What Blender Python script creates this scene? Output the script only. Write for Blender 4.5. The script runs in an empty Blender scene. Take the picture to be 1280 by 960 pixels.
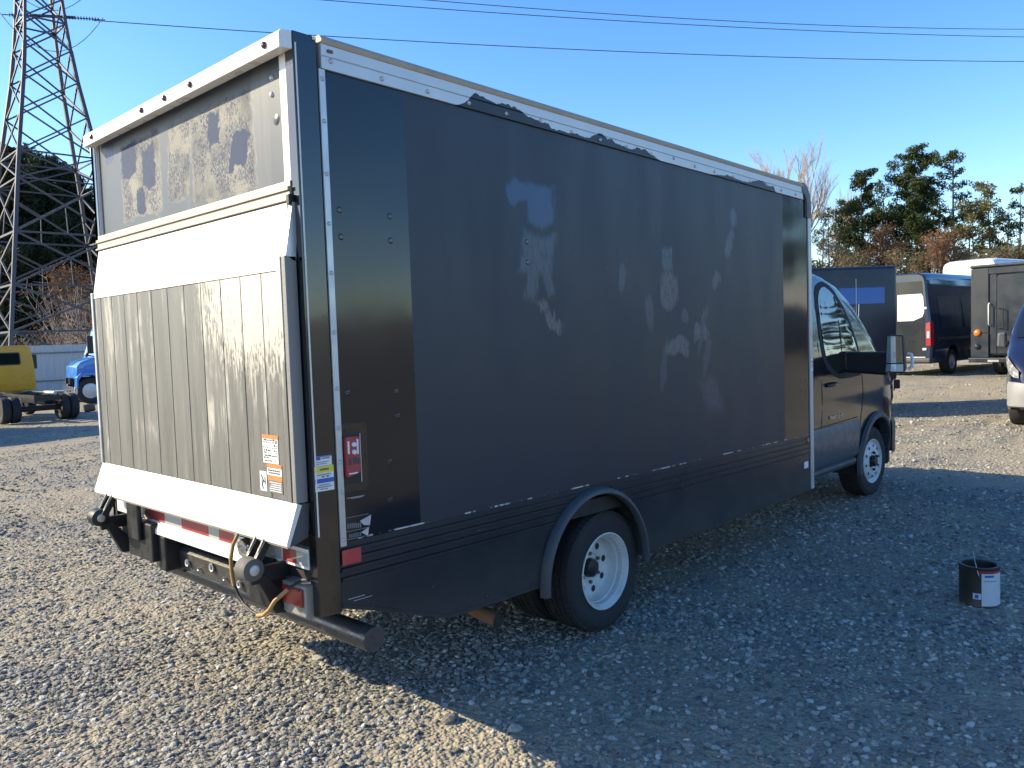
import bpy, bmesh, math, random
import numpy as np
from mathutils import Vector, Matrix, noise as mnoise

# ------------------------------------------------------------------ camera, sky, sun, exposure
scene = bpy.context.scene
C = scene.collection
CAM = Vector((-1.695, -2.674, 1.675))
YAW, PITCH, ROLL = math.radians(43.437), math.radians(-3.313), math.radians(-1.953)
fw = Vector((math.cos(PITCH) * math.cos(YAW), math.cos(PITCH) * math.sin(YAW), math.sin(PITCH)))
r0 = Vector((math.sin(YAW), -math.cos(YAW), 0)); u0 = r0.cross(fw)
rt = r0 * math.cos(ROLL) + u0 * math.sin(ROLL); up = u0 * math.cos(ROLL) - r0 * math.sin(ROLL)
cam = bpy.data.cameras.new('camera'); cam.sensor_width = 36; cam.lens = 36 * 1006.8 / 1280
cam.clip_start = 0.05; cam.clip_end = 3000
cam_o = bpy.data.objects.new('camera', cam); C.objects.link(cam_o)
M = Matrix((rt, up, -fw)).transposed().to_4x4(); M.translation = CAM
cam_o.matrix_world = M; scene.camera = cam_o

SUN_A, SUN_EL = math.radians(36.5), math.radians(28.5)       # azimuth off -y, elevation
ldir = Vector((math.sin(SUN_A) * math.cos(SUN_EL), -math.cos(SUN_A) * math.cos(SUN_EL), -math.sin(SUN_EL)))
world = bpy.data.worlds.new('World'); scene.world = world; world.use_nodes = True
wn = world.node_tree.nodes; wl = world.node_tree.links
sky = wn.new('ShaderNodeTexSky'); sky.sky_type = 'NISHITA'; sky.sun_disc = False
sky.sun_elevation = SUN_EL; sky.sun_rotation = -SUN_A
sky.air_density = 1.0; sky.dust_density = 0.55; sky.ozone_density = 2.0; sky.altitude = 250
hs = wn.new('ShaderNodeHueSaturation'); hs.inputs['Saturation'].default_value = 1.32; hs.inputs['Hue'].default_value = .507       # camera-like colour of a clear winter sky, the same all over
wl.new(sky.outputs[0], hs.inputs['Color']); wl.new(hs.outputs[0], wn['Background'].inputs[0]); wn['Background'].inputs[1].default_value = 0.15
sun = bpy.data.lights.new('sun', 'SUN'); sun.energy = 5.0; sun.angle = math.radians(0.5); sun.color = (1.0, 0.86, 0.60)
sun_o = bpy.data.objects.new('sun', sun); C.objects.link(sun_o)
sun_o.rotation_euler = ldir.to_track_quat('-Z', 'Y').to_euler()
scene.view_settings.view_transform = 'Standard'; scene.view_settings.look = 'None'
scene.view_settings.gamma = 1; scene.view_settings.exposure = 1.0
scene.view_settings.use_curve_mapping = False
scene.cycles.use_denoising = True; scene.cycles.use_adaptive_sampling = True; scene.cycles.adaptive_threshold = .02
scene.cycles.max_bounces = 5; scene.cycles.diffuse_bounces = 2; scene.cycles.glossy_bounces = 3
scene.cycles.transmission_bounces = 4; scene.cycles.transparent_max_bounces = 8

# ------------------------------------------------------------------ mesh helpers
def lerp_tab(tab, t):
    if t <= tab[0][0]: return tab[0][1]
    for (a, va), (b, vb) in zip(tab, tab[1:]):
        if t <= b: return va + (vb - va) * (t - a) / (b - a)
    return tab[-1][1]
def sstep(a, b, t):
    t = min(1, max(0, (t - a) / (b - a))); return t * t * (3 - 2 * t)

class MB:
    def __init__(s): s.v = []; s.f = []
    def add(s, vs, fs):
        o = len(s.v); s.v += [tuple(p) for p in vs]; s.f += [tuple(i + o for i in f) for f in fs]; return s
    def bx(s, x0, x1, y0, y1, z0, z1):
        return s.add([(x, y, z) for x in (x0, x1) for y in (y0, y1) for z in (z0, z1)],
                     [(0, 1, 3, 2), (4, 6, 7, 5), (0, 4, 5, 1), (2, 3, 7, 6), (0, 2, 6, 4), (1, 5, 7, 3)])
    def hexa(s, p):      # 8 points, bottom 4 then top 4, same winding
        return s.add(p, [(3, 2, 1, 0), (4, 5, 6, 7), (0, 1, 5, 4), (1, 2, 6, 5), (2, 3, 7, 6), (3, 0, 4, 7)])
    def prism(s, pts, ax, a, b):   # polygon in the other two axes, extruded a..b along ax
        def mk(u, v, w): q = [u, v]; q.insert(ax, w); return q
        n = len(pts); vs = [mk(u, v, a) for u, v in pts] + [mk(u, v, b) for u, v in pts]
        return s.add(vs, [tuple(range(n))[::-1], tuple(range(n, 2 * n))] + [(i, (i + 1) % n, n + (i + 1) % n, n + i) for i in range(n)])
    def tube(s, pts, r, n=8, caps=True):
        pts = [Vector(p) for p in pts]; rs = r if isinstance(r, (list, tuple)) else [r] * len(pts)
        ring = []; prev = None
        for i, p in enumerate(pts):
            d = (pts[min(i + 1, len(pts) - 1)] - pts[max(i - 1, 0)]).normalized()
            a = prev if prev is not None else Vector((0, 0, 1)) if abs(d.z) < .9 else Vector((1, 0, 0))
            e1 = (a - d * a.dot(d)).normalized(); e2 = d.cross(e1); prev = e1
            ring.append([p + (e1 * math.cos(2 * math.pi * k / n) + e2 * math.sin(2 * math.pi * k / n)) * rs[i] for k in range(n)])
        return s.loft(ring, True, caps)
    def loft(s, rings, closed=True, caps=True):
        n = len(rings[0]); vs = [p for r in rings for p in r]; fs = []
        for i in range(len(rings) - 1):
            for k in range(n if closed else n - 1):
                a, b = i * n + k, i * n + (k + 1) % n; fs.append((a, b, b + n, a + n))
        if caps: fs += [tuple(range(n))[::-1], tuple(range(len(vs) - n, len(vs)))]
        return s.add(vs, fs)
    def lathe(s, prof, c, n=32, ax=1):     # prof: (radius, offset along ax)
        rings = []
        for r, t in prof:
            ring = []
            for k in range(n):
                q = [r * math.cos(2 * math.pi * k / n), r * math.sin(2 * math.pi * k / n)]; q.insert(ax, t)
                ring.append((q[0] + c[0], q[1] + c[1], q[2] + c[2]))
            rings.append(ring)
        return s.loft(rings, True, False)
    def disc(s, c, r, ax, n=16):
        vs = []
        for k in range(n):
            q = [r * math.cos(2 * math.pi * k / n), r * math.sin(2 * math.pi * k / n)]; q.insert(ax, 0)
            vs.append((q[0] + c[0], q[1] + c[1], q[2] + c[2]))
        return s.add(vs, [tuple(range(n))])
    def bar(s, a, b, w, h=None):           # square bar between two points
        a = Vector(a); b = Vector(b); d = (b - a).normalized(); h = h or w
        e1 = d.cross(Vector((0, 0, 1)) if abs(d.z) < .95 else Vector((1, 0, 0))).normalized(); e2 = d.cross(e1)
        q = [(-1, -1), (1, -1), (1, 1), (-1, 1)]
        return s.hexa([p + e1 * (i * w / 2) + e2 * (j * h / 2) for p in (a, b) for i, j in q])
    def build(s, name, mat, parent=None, bevel=0, smooth=None, tilt=False, seg=2, fix=True):
        me = bpy.data.meshes.new(name)
        vs = [(x, y, z - .015 * x) for x, y, z in s.v] if tilt else s.v
        me.from_pydata(vs, [], s.f); me.update()
        if bevel or fix:
            bm = bmesh.new(); bm.from_mesh(me)
            if fix: bmesh.ops.recalc_face_normals(bm, faces=bm.faces)
            if bevel:
                es = [e for e in bm.edges if len(e.link_faces) == 2 and e.calc_face_angle(0) > .5]
                bmesh.ops.bevel(bm, geom=es, offset=bevel, segments=seg, affect='EDGES', profile=.5, clamp_overlap=True)
            bm.to_mesh(me); bm.free()
        if smooth:
            me.shade_smooth(); me.set_sharp_from_angle(angle=math.radians(smooth))
        if mat: me.materials.append(mat)
        o = bpy.data.objects.new(name, me); C.objects.link(o)
        if parent: o.parent = parent
        return o

def thing(name, label, cat, loc=(0, 0, 0), rz=0, group=None):
    o = bpy.data.objects.new(name, None); C.objects.link(o); o.empty_display_size = .2
    o.location = loc; o.rotation_euler = (0, 0, rz); return tag(o, label, cat, group)
def tag(o, label=None, cat=None, group=None, kind=None):
    for k, v in (('label', label), ('category', cat), ('group', group), ('kind', kind)):
        if v: o[k] = v
    return o
def copy_tree(o, parent=None):
    c = o.copy(); C.objects.link(c); c.parent = parent
    for ch in [q for q in C.objects if q.parent == o]: copy_tree(ch, c)
    return c
def text_mesh(name, txt, size, mat, parent, mw, ext=.002):
    cu = bpy.data.curves.new(name, 'FONT'); cu.body = txt; cu.size = size; cu.extrude = ext; cu.resolution_u = 3
    t = bpy.data.objects.new('tmp', cu); C.objects.link(t)
    me = bpy.data.meshes.new_from_object(t.evaluated_get(bpy.context.evaluated_depsgraph_get()))
    bpy.data.objects.remove(t); me.transform(mw); me.name = name; me.materials.clear(); me.materials.append(mat)
    o = bpy.data.objects.new(name, me); C.objects.link(o); o.parent = parent; return o

# ------------------------------------------------------------------ node helper
class NT:
    def __init__(s, name):
        s.m = bpy.data.materials.new(name); s.m.use_nodes = True; s.t = s.m.node_tree; s.n = s.t.nodes; s.l = s.t.links
        s.b = s.n['Principled BSDF']; s._co = None
    def set(s, sock, v):
        if v is None: return
        if hasattr(v, 'is_output'): s.l.new(v, sock)
        elif isinstance(v, (tuple, list)) and len(v) == 3 and sock.type == 'RGBA': sock.default_value = (*v, 1)
        else: sock.default_value = v
    def P(s, **k):
        for a, v in k.items(): s.set(s.b.inputs[a.replace('_', ' ')], v)
        return s.m
    def co(s):
        if s._co is None: s._co = s.n.new('ShaderNodeTexCoord').outputs['Object']
        return s._co
    def xyz(s, v=None):
        q = s.n.new('ShaderNodeSeparateXYZ'); s.l.new(v or s.co(), q.inputs[0]); return q.outputs
    def ma(s, op, a, b=None, c=None, clamp=False):
        q = s.n.new('ShaderNodeMath'); q.operation = op; q.use_clamp = clamp
        for i, v in enumerate((a, b, c)):
            if v is not None: s.set(q.inputs[i], v)
        return q.outputs[0]
    def vm(s, op, a, b):
        q = s.n.new('ShaderNodeVectorMath'); q.operation = op; s.set(q.inputs[0], a); s.set(q.inputs[1], b); return q.outputs[0]
    def noise(s, scale, detail=4, rough=.5, v=None, stretch=None, dist=0, out='Fac'):
        v = v or s.co()
        if stretch: v = s.vm('MULTIPLY', v, stretch)
        q = s.n.new('ShaderNodeTexNoise'); s.l.new(v, q.inputs['Vector'])
        q.inputs['Scale'].default_value = scale; q.inputs['Detail'].default_value = detail
        q.inputs['Roughness'].default_value = rough; q.inputs['Distortion'].default_value = dist
        return q.outputs[out]
    def vor(s, scale, feature='F1', v=None, out='Distance', rnd=1):
        q = s.n.new('ShaderNodeTexVoronoi'); q.feature = feature; s.l.new(v or s.co(), q.inputs['Vector'])
        q.inputs['Scale'].default_value = scale; q.inputs['Randomness'].default_value = rnd; return q.outputs[out]
    def ramp(s, f, stops):
        q = s.n.new('ShaderNodeValToRGB'); s.l.new(f, q.inputs[0]); e = q.color_ramp.elements
        while len(e) < len(stops): e.new(.5)
        for k, (pos, col) in zip(e, stops):
            k.position = pos; k.color = (*col, 1) if isinstance(col, (tuple, list)) else (col, col, col, 1)
        return q.outputs[0]
    def mr(s, v, a, b, c=0, d=1, smooth=True):
        q = s.n.new('ShaderNodeMapRange'); q.interpolation_type = 'SMOOTHSTEP' if smooth else 'LINEAR'
        s.set(q.inputs[0], v)
        for i, w in enumerate((a, b, c, d)): s.set(q.inputs[i + 1], w)
        return q.outputs[0]
    def mix(s, f, a, b):
        q = s.n.new('ShaderNodeMix'); q.data_type = 'RGBA'; s.set(q.inputs[0], f); s.set(q.inputs[6], a); s.set(q.inputs[7], b); return q.outputs[2]
    def fmix(s, f, a, b):
        q = s.n.new('ShaderNodeMix'); q.data_type = 'FLOAT'; s.set(q.inputs[0], f); s.set(q.inputs[2], a); s.set(q.inputs[3], b); return q.outputs[0]
    def bump(s, h, st=.3, d=.01, nrm=None):
        q = s.n.new('ShaderNodeBump'); s.l.new(h, q.inputs['Height']); q.inputs['Strength'].default_value = st
        q.inputs['Distance'].default_value = d
        if nrm: s.l.new(nrm, q.inputs['Normal'])
        return q.outputs[0]
    def rnd(s): return s.n.new('ShaderNodeObjectInfo').outputs['Random']

def simple(name, col, rough=.5, metal=0, var=.25, scale=9, bump=0, coat=0, stretch=None, rvar=.12, spec=None):
    t = NT(name); f = t.noise(scale, 5, .6, stretch=stretch)
    c = t.mix(f, tuple(min(1, q * (1 - var)) for q in col), tuple(min(1, q * (1 + var)) for q in col))
    t.P(Base_Color=c, Roughness=t.mr(f, .3, .7, max(.02, rough - rvar), min(1, rough + rvar)), Metallic=metal)
    if coat: t.P(Coat_Weight=coat, Coat_Roughness=.05)
    if spec is not None: t.P(Specular_IOR_Level=spec)
    if bump: t.P(Normal=t.bump(t.noise(scale * 6, 4), bump, .01))
    return t.m

# ------------------------------------------------------------------ ground
RUTS = [((-1.0, 5.6), (2.17, 10.51), .035, .10), ((-.9, 4.7), (1.75, 7.3), .03, .09), ((1.4, 10.2), (4.2, 12.4), .03, .12),
        ((8.2, .35), (11.6, -.12), .035, .12), ((11.0, .55), (14.6, .72), .03, .14), ((2.6, 7.4), (-2.5, 6.2), .02, .12),
        ((9.2, 1.6), (13.8, 1.4), .025, .2)]
def base_z(x, y):
    return .25 * sstep(16.5, 21, x) * sstep(22, 10, y) - .4 * sstep(6, 23, y) + 5.5 * sstep(70, 130, math.hypot(x, y))
def ground_z(x, y):
    d = math.hypot(x - CAM.x, y - CAM.y); z = base_z(x, y)
    k = 1 if d < 60 else 4
    z += .013 * k * mnoise.noise((x * .9, y * .9, 3)) + .010 * mnoise.noise((x * 2.6, y * 2.6, 7)) + .018 * k * mnoise.noise((x * .28, y * .28, 1))
    if d < 9: z += .005 * mnoise.noise((x * 8, y * 8, 2))
    for (ax, ay), (bx_, by), dep, wd in RUTS:
        dx, dy = bx_ - ax, by - ay; L2 = dx * dx + dy * dy
        t = ((x - ax) * dx + (y - ay) * dy) / L2
        if -.05 < t < 1.05:
            q = abs((x - ax) * dy - (y - ay) * dx) / math.sqrt(L2) + .03 * mnoise.noise((x * 2, y * 2, 9))
            if q < wd * 3:
                fade = sstep(-.05, .12, t) * sstep(1.05, .88, t)
                z += fade * dep * (math.exp(-((q - wd * 1.5) / (wd * .6)) ** 2) * .8 - math.exp(-(q / wd) ** 2))
    return z - .006
def make_ground():
    az = [YAW + math.radians(-78 + 156 * i / 460) for i in range(461)]
    az += [YAW + math.radians(78 + 204 * (i + 1) / 41) for i in range(40)]
    rad = [.25]
    while rad[-1] < 1500: rad.append(rad[-1] * (1.034 if rad[-1] < 30 else 1.14))
    vs = [(CAM.x, CAM.y, ground_z(CAM.x, CAM.y))]; fs = []; n = len(az)
    cs = [(math.cos(a), math.sin(a)) for a in az]
    for r in rad:
        for c, s_ in cs:
            x, y = CAM.x + r * c, CAM.y + r * s_; vs.append((x, y, ground_z(x, y)))
    for k in range(n): fs.append((0, 1 + k, 1 + (k + 1) % n))
    for i in range(len(rad) - 1):
        for k in range(n):
            a, b = 1 + i * n + k, 1 + i * n + (k + 1) % n; fs.append((a, a + n, b + n, b))
    m = MB(); m.v = vs; m.f = fs
    t = NT('gravel_ground')
    big = t.noise(.35, 5, .6); mid = t.noise(2.2, 5, .65); fine = t.noise(38, 3, .6)
    cell = t.vor(55, out='Color'); cell2 = t.vor(24, out='Color')
    cv = t.xyz(cell)[0]; cv2 = t.xyz(cell2)[0]
    sand = t.mix(mid, (.29, .25, .18), (.40, .35, .255))
    grey = t.mix(t.mr(cv, 0, 1, smooth=False), (.11, .105, .10), (.36, .34, .30))
    col = t.mix(t.mr(t.ma('ADD', t.ma('MULTIPLY', big, .6), t.ma('MULTIPLY', mid, .5)), .44, .60), grey, sand)
    col = t.mix(t.mr(cv2, .75, .95, 0, .5), col, (.20, .19, .17))
    col = t.mix(t.mr(fine, .35, .75, 0, .5), col, (.17, .155, .13))
    d1 = t.vor(55); d2 = t.vor(24)
    h = t.ma('ADD', t.ma('ADD', t.ma('MULTIPLY', d1, -.6), t.ma('MULTIPLY', d2, -.9)), t.ma('MULTIPLY', fine, .5))
    t.P(Base_Color=col, Roughness=.95, Specular_IOR_Level=.15, Normal=t.bump(h, 1.0, .018))
    o = m.build('ground', t.m, smooth=180, fix=False); tag(o, kind='structure'); return o
make_ground()

def stone_mesh(seed, name, mat, sub=1):
    rng = random.Random(seed); bm = bmesh.new(); bmesh.ops.create_icosphere(bm, subdivisions=sub, radius=1)
    sx, sy, sz = rng.uniform(.8, 1.15), rng.uniform(.6, .95), rng.uniform(.42, .7)
    pl = [(Vector((rng.gauss(0, 1), rng.gauss(0, 1), rng.gauss(0, 1))).normalized(), rng.uniform(.5, .85)) for _ in range(7)]
    for v in bm.verts:
        for n_, d_ in pl:
            e = v.co.dot(n_) - d_
            if e > 0: v.co -= n_ * e
        v.co = Vector((v.co.x * sx, v.co.y * sy, v.co.z * sz)) * rng.uniform(.93, 1.07)
    me = bpy.data.meshes.new(name); bm.to_mesh(me); bm.free(); me.materials.append(mat); return me
def stone_mat(inst=True):
    t = NT('crushed_stone'); r = t.rnd()
    c = t.ramp(r, [(0, (.10, .10, .10)), (.22, (.21, .204, .19)), (.5, (.335, .318, .28)), (.8, (.44, .42, .37)), (.93, (.54, .515, .46)), (1, (.70, .68, .64))])
    n = t.noise(1.5, 4, .6)
    c = t.mix(t.mr(n, .3, .8, 0, .45), c, (.23, .21, .175))
    t.P(Base_Color=c, Roughness=.9, Specular_IOR_Level=.2, Normal=t.bump(t.noise(5, 4), .4, .2)); return t.m
STONE = stone_mat()
def make_gravel():
    rng = np.random.default_rng(5); pts = []; scs = []
    def zone(n, r0_, r1_, half, s0, s1, pw=2.2):
        a = YAW + np.radians(rng.uniform(-half, half, n)); r = np.sqrt(rng.uniform(r0_ ** 2, r1_ ** 2, n))
        x = CAM.x + r * np.cos(a); y = CAM.y + r * np.sin(a)
        s = s0 + (s1 - s0) * rng.random(n) ** pw
        for i in range(n):
            dens = .5 + .5 * mnoise.noise((x[i] * 1.1, y[i] * 1.1, 11)) + .3 * mnoise.noise((x[i] * .35, y[i] * .35, 4))
            if rng.random() > -.16 + dens * 1.5: continue
            pts.append((x[i], y[i], ground_z(x[i], y[i]) + s[i] * .04)); scs.append(s[i])
    zone(120000, 1.6, 5, 62, .0045, .026, 3.0)
    zone(120000, 5, 9.5, 56, .006, .028, 2.9)
    zone(60000, 9.5, 19, 48, .010, .036, 2.7)
    zone(14000, 19, 36, 44, .018, .05, 2.6)
    n = len(pts); me = bpy.data.meshes.new('gravel'); me.from_pydata(pts, [], [])
    a = me.attributes.new('sc', 'FLOAT', 'POINT'); a.data.foreach_set('value', np.array(scs, 'f'))
    rot = np.stack([rng.uniform(-.5, .5, n), rng.uniform(-.5, .5, n), rng.uniform(0, 6.28, n)], 1)
    a = me.attributes.new('rot', 'FLOAT_VECTOR', 'POINT'); a.data.foreach_set('vector', rot.astype('f').ravel())
    a = me.attributes.new('idx', 'INT', 'POINT'); a.data.foreach_set('value', rng.integers(0, 6, n).astype('i'))
    o = bpy.data.objects.new('gravel', me); C.objects.link(o); me.materials.append(STONE)
    tag(o, 'loose grey and tan crushed stone strewn over the yard', 'gravel', kind='stuff')
    g = bpy.data.node_groups.new('scatter', 'GeometryNodeTree')
    g.interface.new_socket('Geometry', in_out='INPUT', socket_type='NodeSocketGeometry')
    g.interface.new_socket('Geometry', in_out='OUTPUT', socket_type='NodeSocketGeometry')
    gi = g.nodes.new('NodeGroupInput'); go = g.nodes.new('NodeGroupOutput')
    iop = g.nodes.new('GeometryNodeInstanceOnPoints'); iop.inputs['Pick Instance'].default_value = True
    gj = g.nodes.new('GeometryNodeGeometryToInstance')
    for k in range(6):
        so = bpy.data.objects.new('stone_shape', stone_mesh(k + 40, 'stone_shape', STONE, 2 if k < 2 else 1))
        oi = g.nodes.new('GeometryNodeObjectInfo'); oi.inputs['Object'].default_value = so
        g.links.new(oi.outputs['Geometry'], gj.inputs[0])
    def attr(nm, ty):
        q = g.nodes.new('GeometryNodeInputNamedAttribute'); q.data_type = ty; q.inputs[0].default_value = nm
        return [s for s in q.outputs if s.enabled and s.name == 'Attribute'][0]
    g.links.new(gi.outputs[0], iop.inputs['Points']); g.links.new(gj.outputs[0], iop.inputs['Instance'])
    g.links.new(attr('idx', 'INT'), iop.inputs['Instance Index']); g.links.new(attr('sc', 'FLOAT'), iop.inputs['Scale'])
    e2r = g.nodes.new('FunctionNodeEulerToRotation'); g.links.new(attr('rot', 'FLOAT_VECTOR'), e2r.inputs[0])
    g.links.new(e2r.outputs[0], iop.inputs['Rotation']); g.links.new(iop.outputs[0], go.inputs[0])
    md = o.modifiers.new('scatter', 'NODES'); md.node_group = g
make_gravel()
# ------------------------------------------------------------------ shared materials
ALU = simple('bare_aluminium', (.50, .51, .52), .42, .55, .14, 7, .08, stretch=(.3, 1, 1))
def white_alu():
    t = NT('whitened_aluminium'); n = t.noise(5, 5, .65); f = t.noise(70, 4, .7); dr = t.noise(9, 5, .7, stretch=(1, 1, .12))
    c = t.mix(n, (.60, .59, .56), (.76, .75, .71)); c = t.mix(t.mr(dr, .58, .74, 0, .45), c, (.40, .36, .29))
    c = t.mix(t.ma('MULTIPLY', t.mr(f, .66, .72), t.mr(n, .45, .62)), c, (.10, .09, .08))
    return t.P(Base_Color=c, Roughness=t.mr(n, .3, .7, .42, .6), Metallic=.12, Normal=t.bump(t.ma('ADD', f, t.ma('MULTIPLY', t.noise(3, 2), 3)), .25, .004))
WHITE_ALU = white_alu()
WHITE_PAINT = simple('white_paint', (.74, .73, .70), .35, 0, .07, 12)
def rim_mat():
    t = NT('rim_white'); n = t.noise(14, 5, .65); f = t.noise(55, 4, .7)
    c = t.mix(n, (.52, .53, .52), (.64, .65, .64)); c = t.mix(t.mr(f, .60, .72, 0, .7), c, (.22, .16, .11)); c = t.mix(t.mr(t.noise(6, 4, .6), .5, .7, 0, .4), c, (.30, .27, .23))
    return t.P(Base_Color=c, Roughness=.45, Normal=t.bump(f, .15, .004))
RIM_WHITE = rim_mat()
BLACK_STEEL = simple('black_steel', (.022, .022, .024), .45, .3, .4, 20, .15)
RUBBER = simple('tyre_rubber', (.030, .030, .032), .78, 0, .35, 24, .15, spec=.3)
GREY_PLASTIC = simple('grey_plastic', (.055, .06, .068), .55, 0, .2, 14, .1)
CLADDING = simple('cladding_plastic', (.075, .085, .10), .42, 0, .12, 10)
GLOSS_BLACK = simple('gloss_black_paint', (.008, .009, .012), .14, 0, .3, 3, 0, coat=.5, rvar=.05)
DARK_PAINT = simple('dark_box_paint', (.014, .016, .021), .33, 0, .3, 6, .03)
CHASSIS = simple('chassis_black', (.018, .017, .016), .7, 0, .4, 12, .2)
RUST = simple('rusty_pipe', (.22, .13, .075), .75, .3, .35, 16, .2)
CHROME = simple('chrome', (.75, .75, .76), .15, 1, .05, 6)
BEIGE_METAL = simple('weathered_rail', (.42, .37, .30), .5, .2, .25, 20, .1)
ROOF_MAT = simple('roof_edge', (.40, .33, .25), .6, 0, .25, 9, .1)
STK_WHITE = simple('sticker_white', (.70, .71, .72), .4, 0, .05, 30)
STK_YELLOW = simple('sticker_yellow', (.65, .58, .06), .4, 0, .08, 30)
STK_BLUE = simple('sticker_blue', (.03, .10, .42), .4, 0, .1, 30)
STK_ORANGE = simple('sticker_orange', (.55, .20, .06), .45, 0, .15, 30)
STK_GREY = simple('sticker_grey', (.16, .155, .15), .5, 0, .2, 60)
INK = simple('print_ink', (.05, .05, .055), .5, 0, .3, 50)
AMBER = simple('amber_lens', (.65, .16, .02), .2, 0, .15, 30)
CABLE_BLACK = simple('cable_black', (.02, .018, .016), .55, 0, .3, 30)
CABLE_TAN = simple('cable_tan', (.36, .21, .07), .6, 0, .35, 30)
def lens_mat(name, col, rough=.22):
    t = NT(name); v = t.vor(160, rnd=.1)
    t.P(Base_Color=t.mix(t.mr(v, 0, .6), col, tuple(q * .65 for q in col)), Roughness=rough, Coat_Weight=.6, Normal=t.bump(v, .25, .003)); return t.m
RED_LENS = lens_mat('red_lens', (.42, .02, .02))
RED_TAPE = lens_mat('red_tape', (.52, .045, .05), .4)
SILVER_TAPE = lens_mat('silver_tape', (.62, .62, .60), .4)
DARK_RED = lens_mat('dark_marker_lens', (.16, .03, .03))
def glass_mat(name='tinted_glass', col=(.012, .016, .018)):
    t = NT(name); t.P(Base_Color=col, Roughness=.03, Specular_IOR_Level=.7, Coat_Weight=.6, Coat_Roughness=.02); return t.m
GLASS = glass_mat()
def clear_glass():
    t = NT('window_glass'); t.P(Base_Color=(.02, .03, .03), Roughness=.03, Specular_IOR_Level=.8)
    tr = t.n.new('ShaderNodeBsdfTransparent'); tr.inputs[0].default_value = (.62, .72, .70, 1)
    mx = t.n.new('ShaderNodeMixShader'); fr = t.n.new('ShaderNodeFresnel'); fr.inputs[0].default_value = 1.55
    t.l.new(t.ma('ADD', t.ma('MULTIPLY', fr.outputs[0], .9), .22, clamp=True), mx.inputs[0])
    t.l.new(tr.outputs[0], mx.inputs[1]); t.l.new(t.b.outputs[0], mx.inputs[2])
    t.l.new(mx.outputs[0], t.n['Material Output'].inputs[0]); return t.m
WINGLASS = clear_glass()

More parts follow.
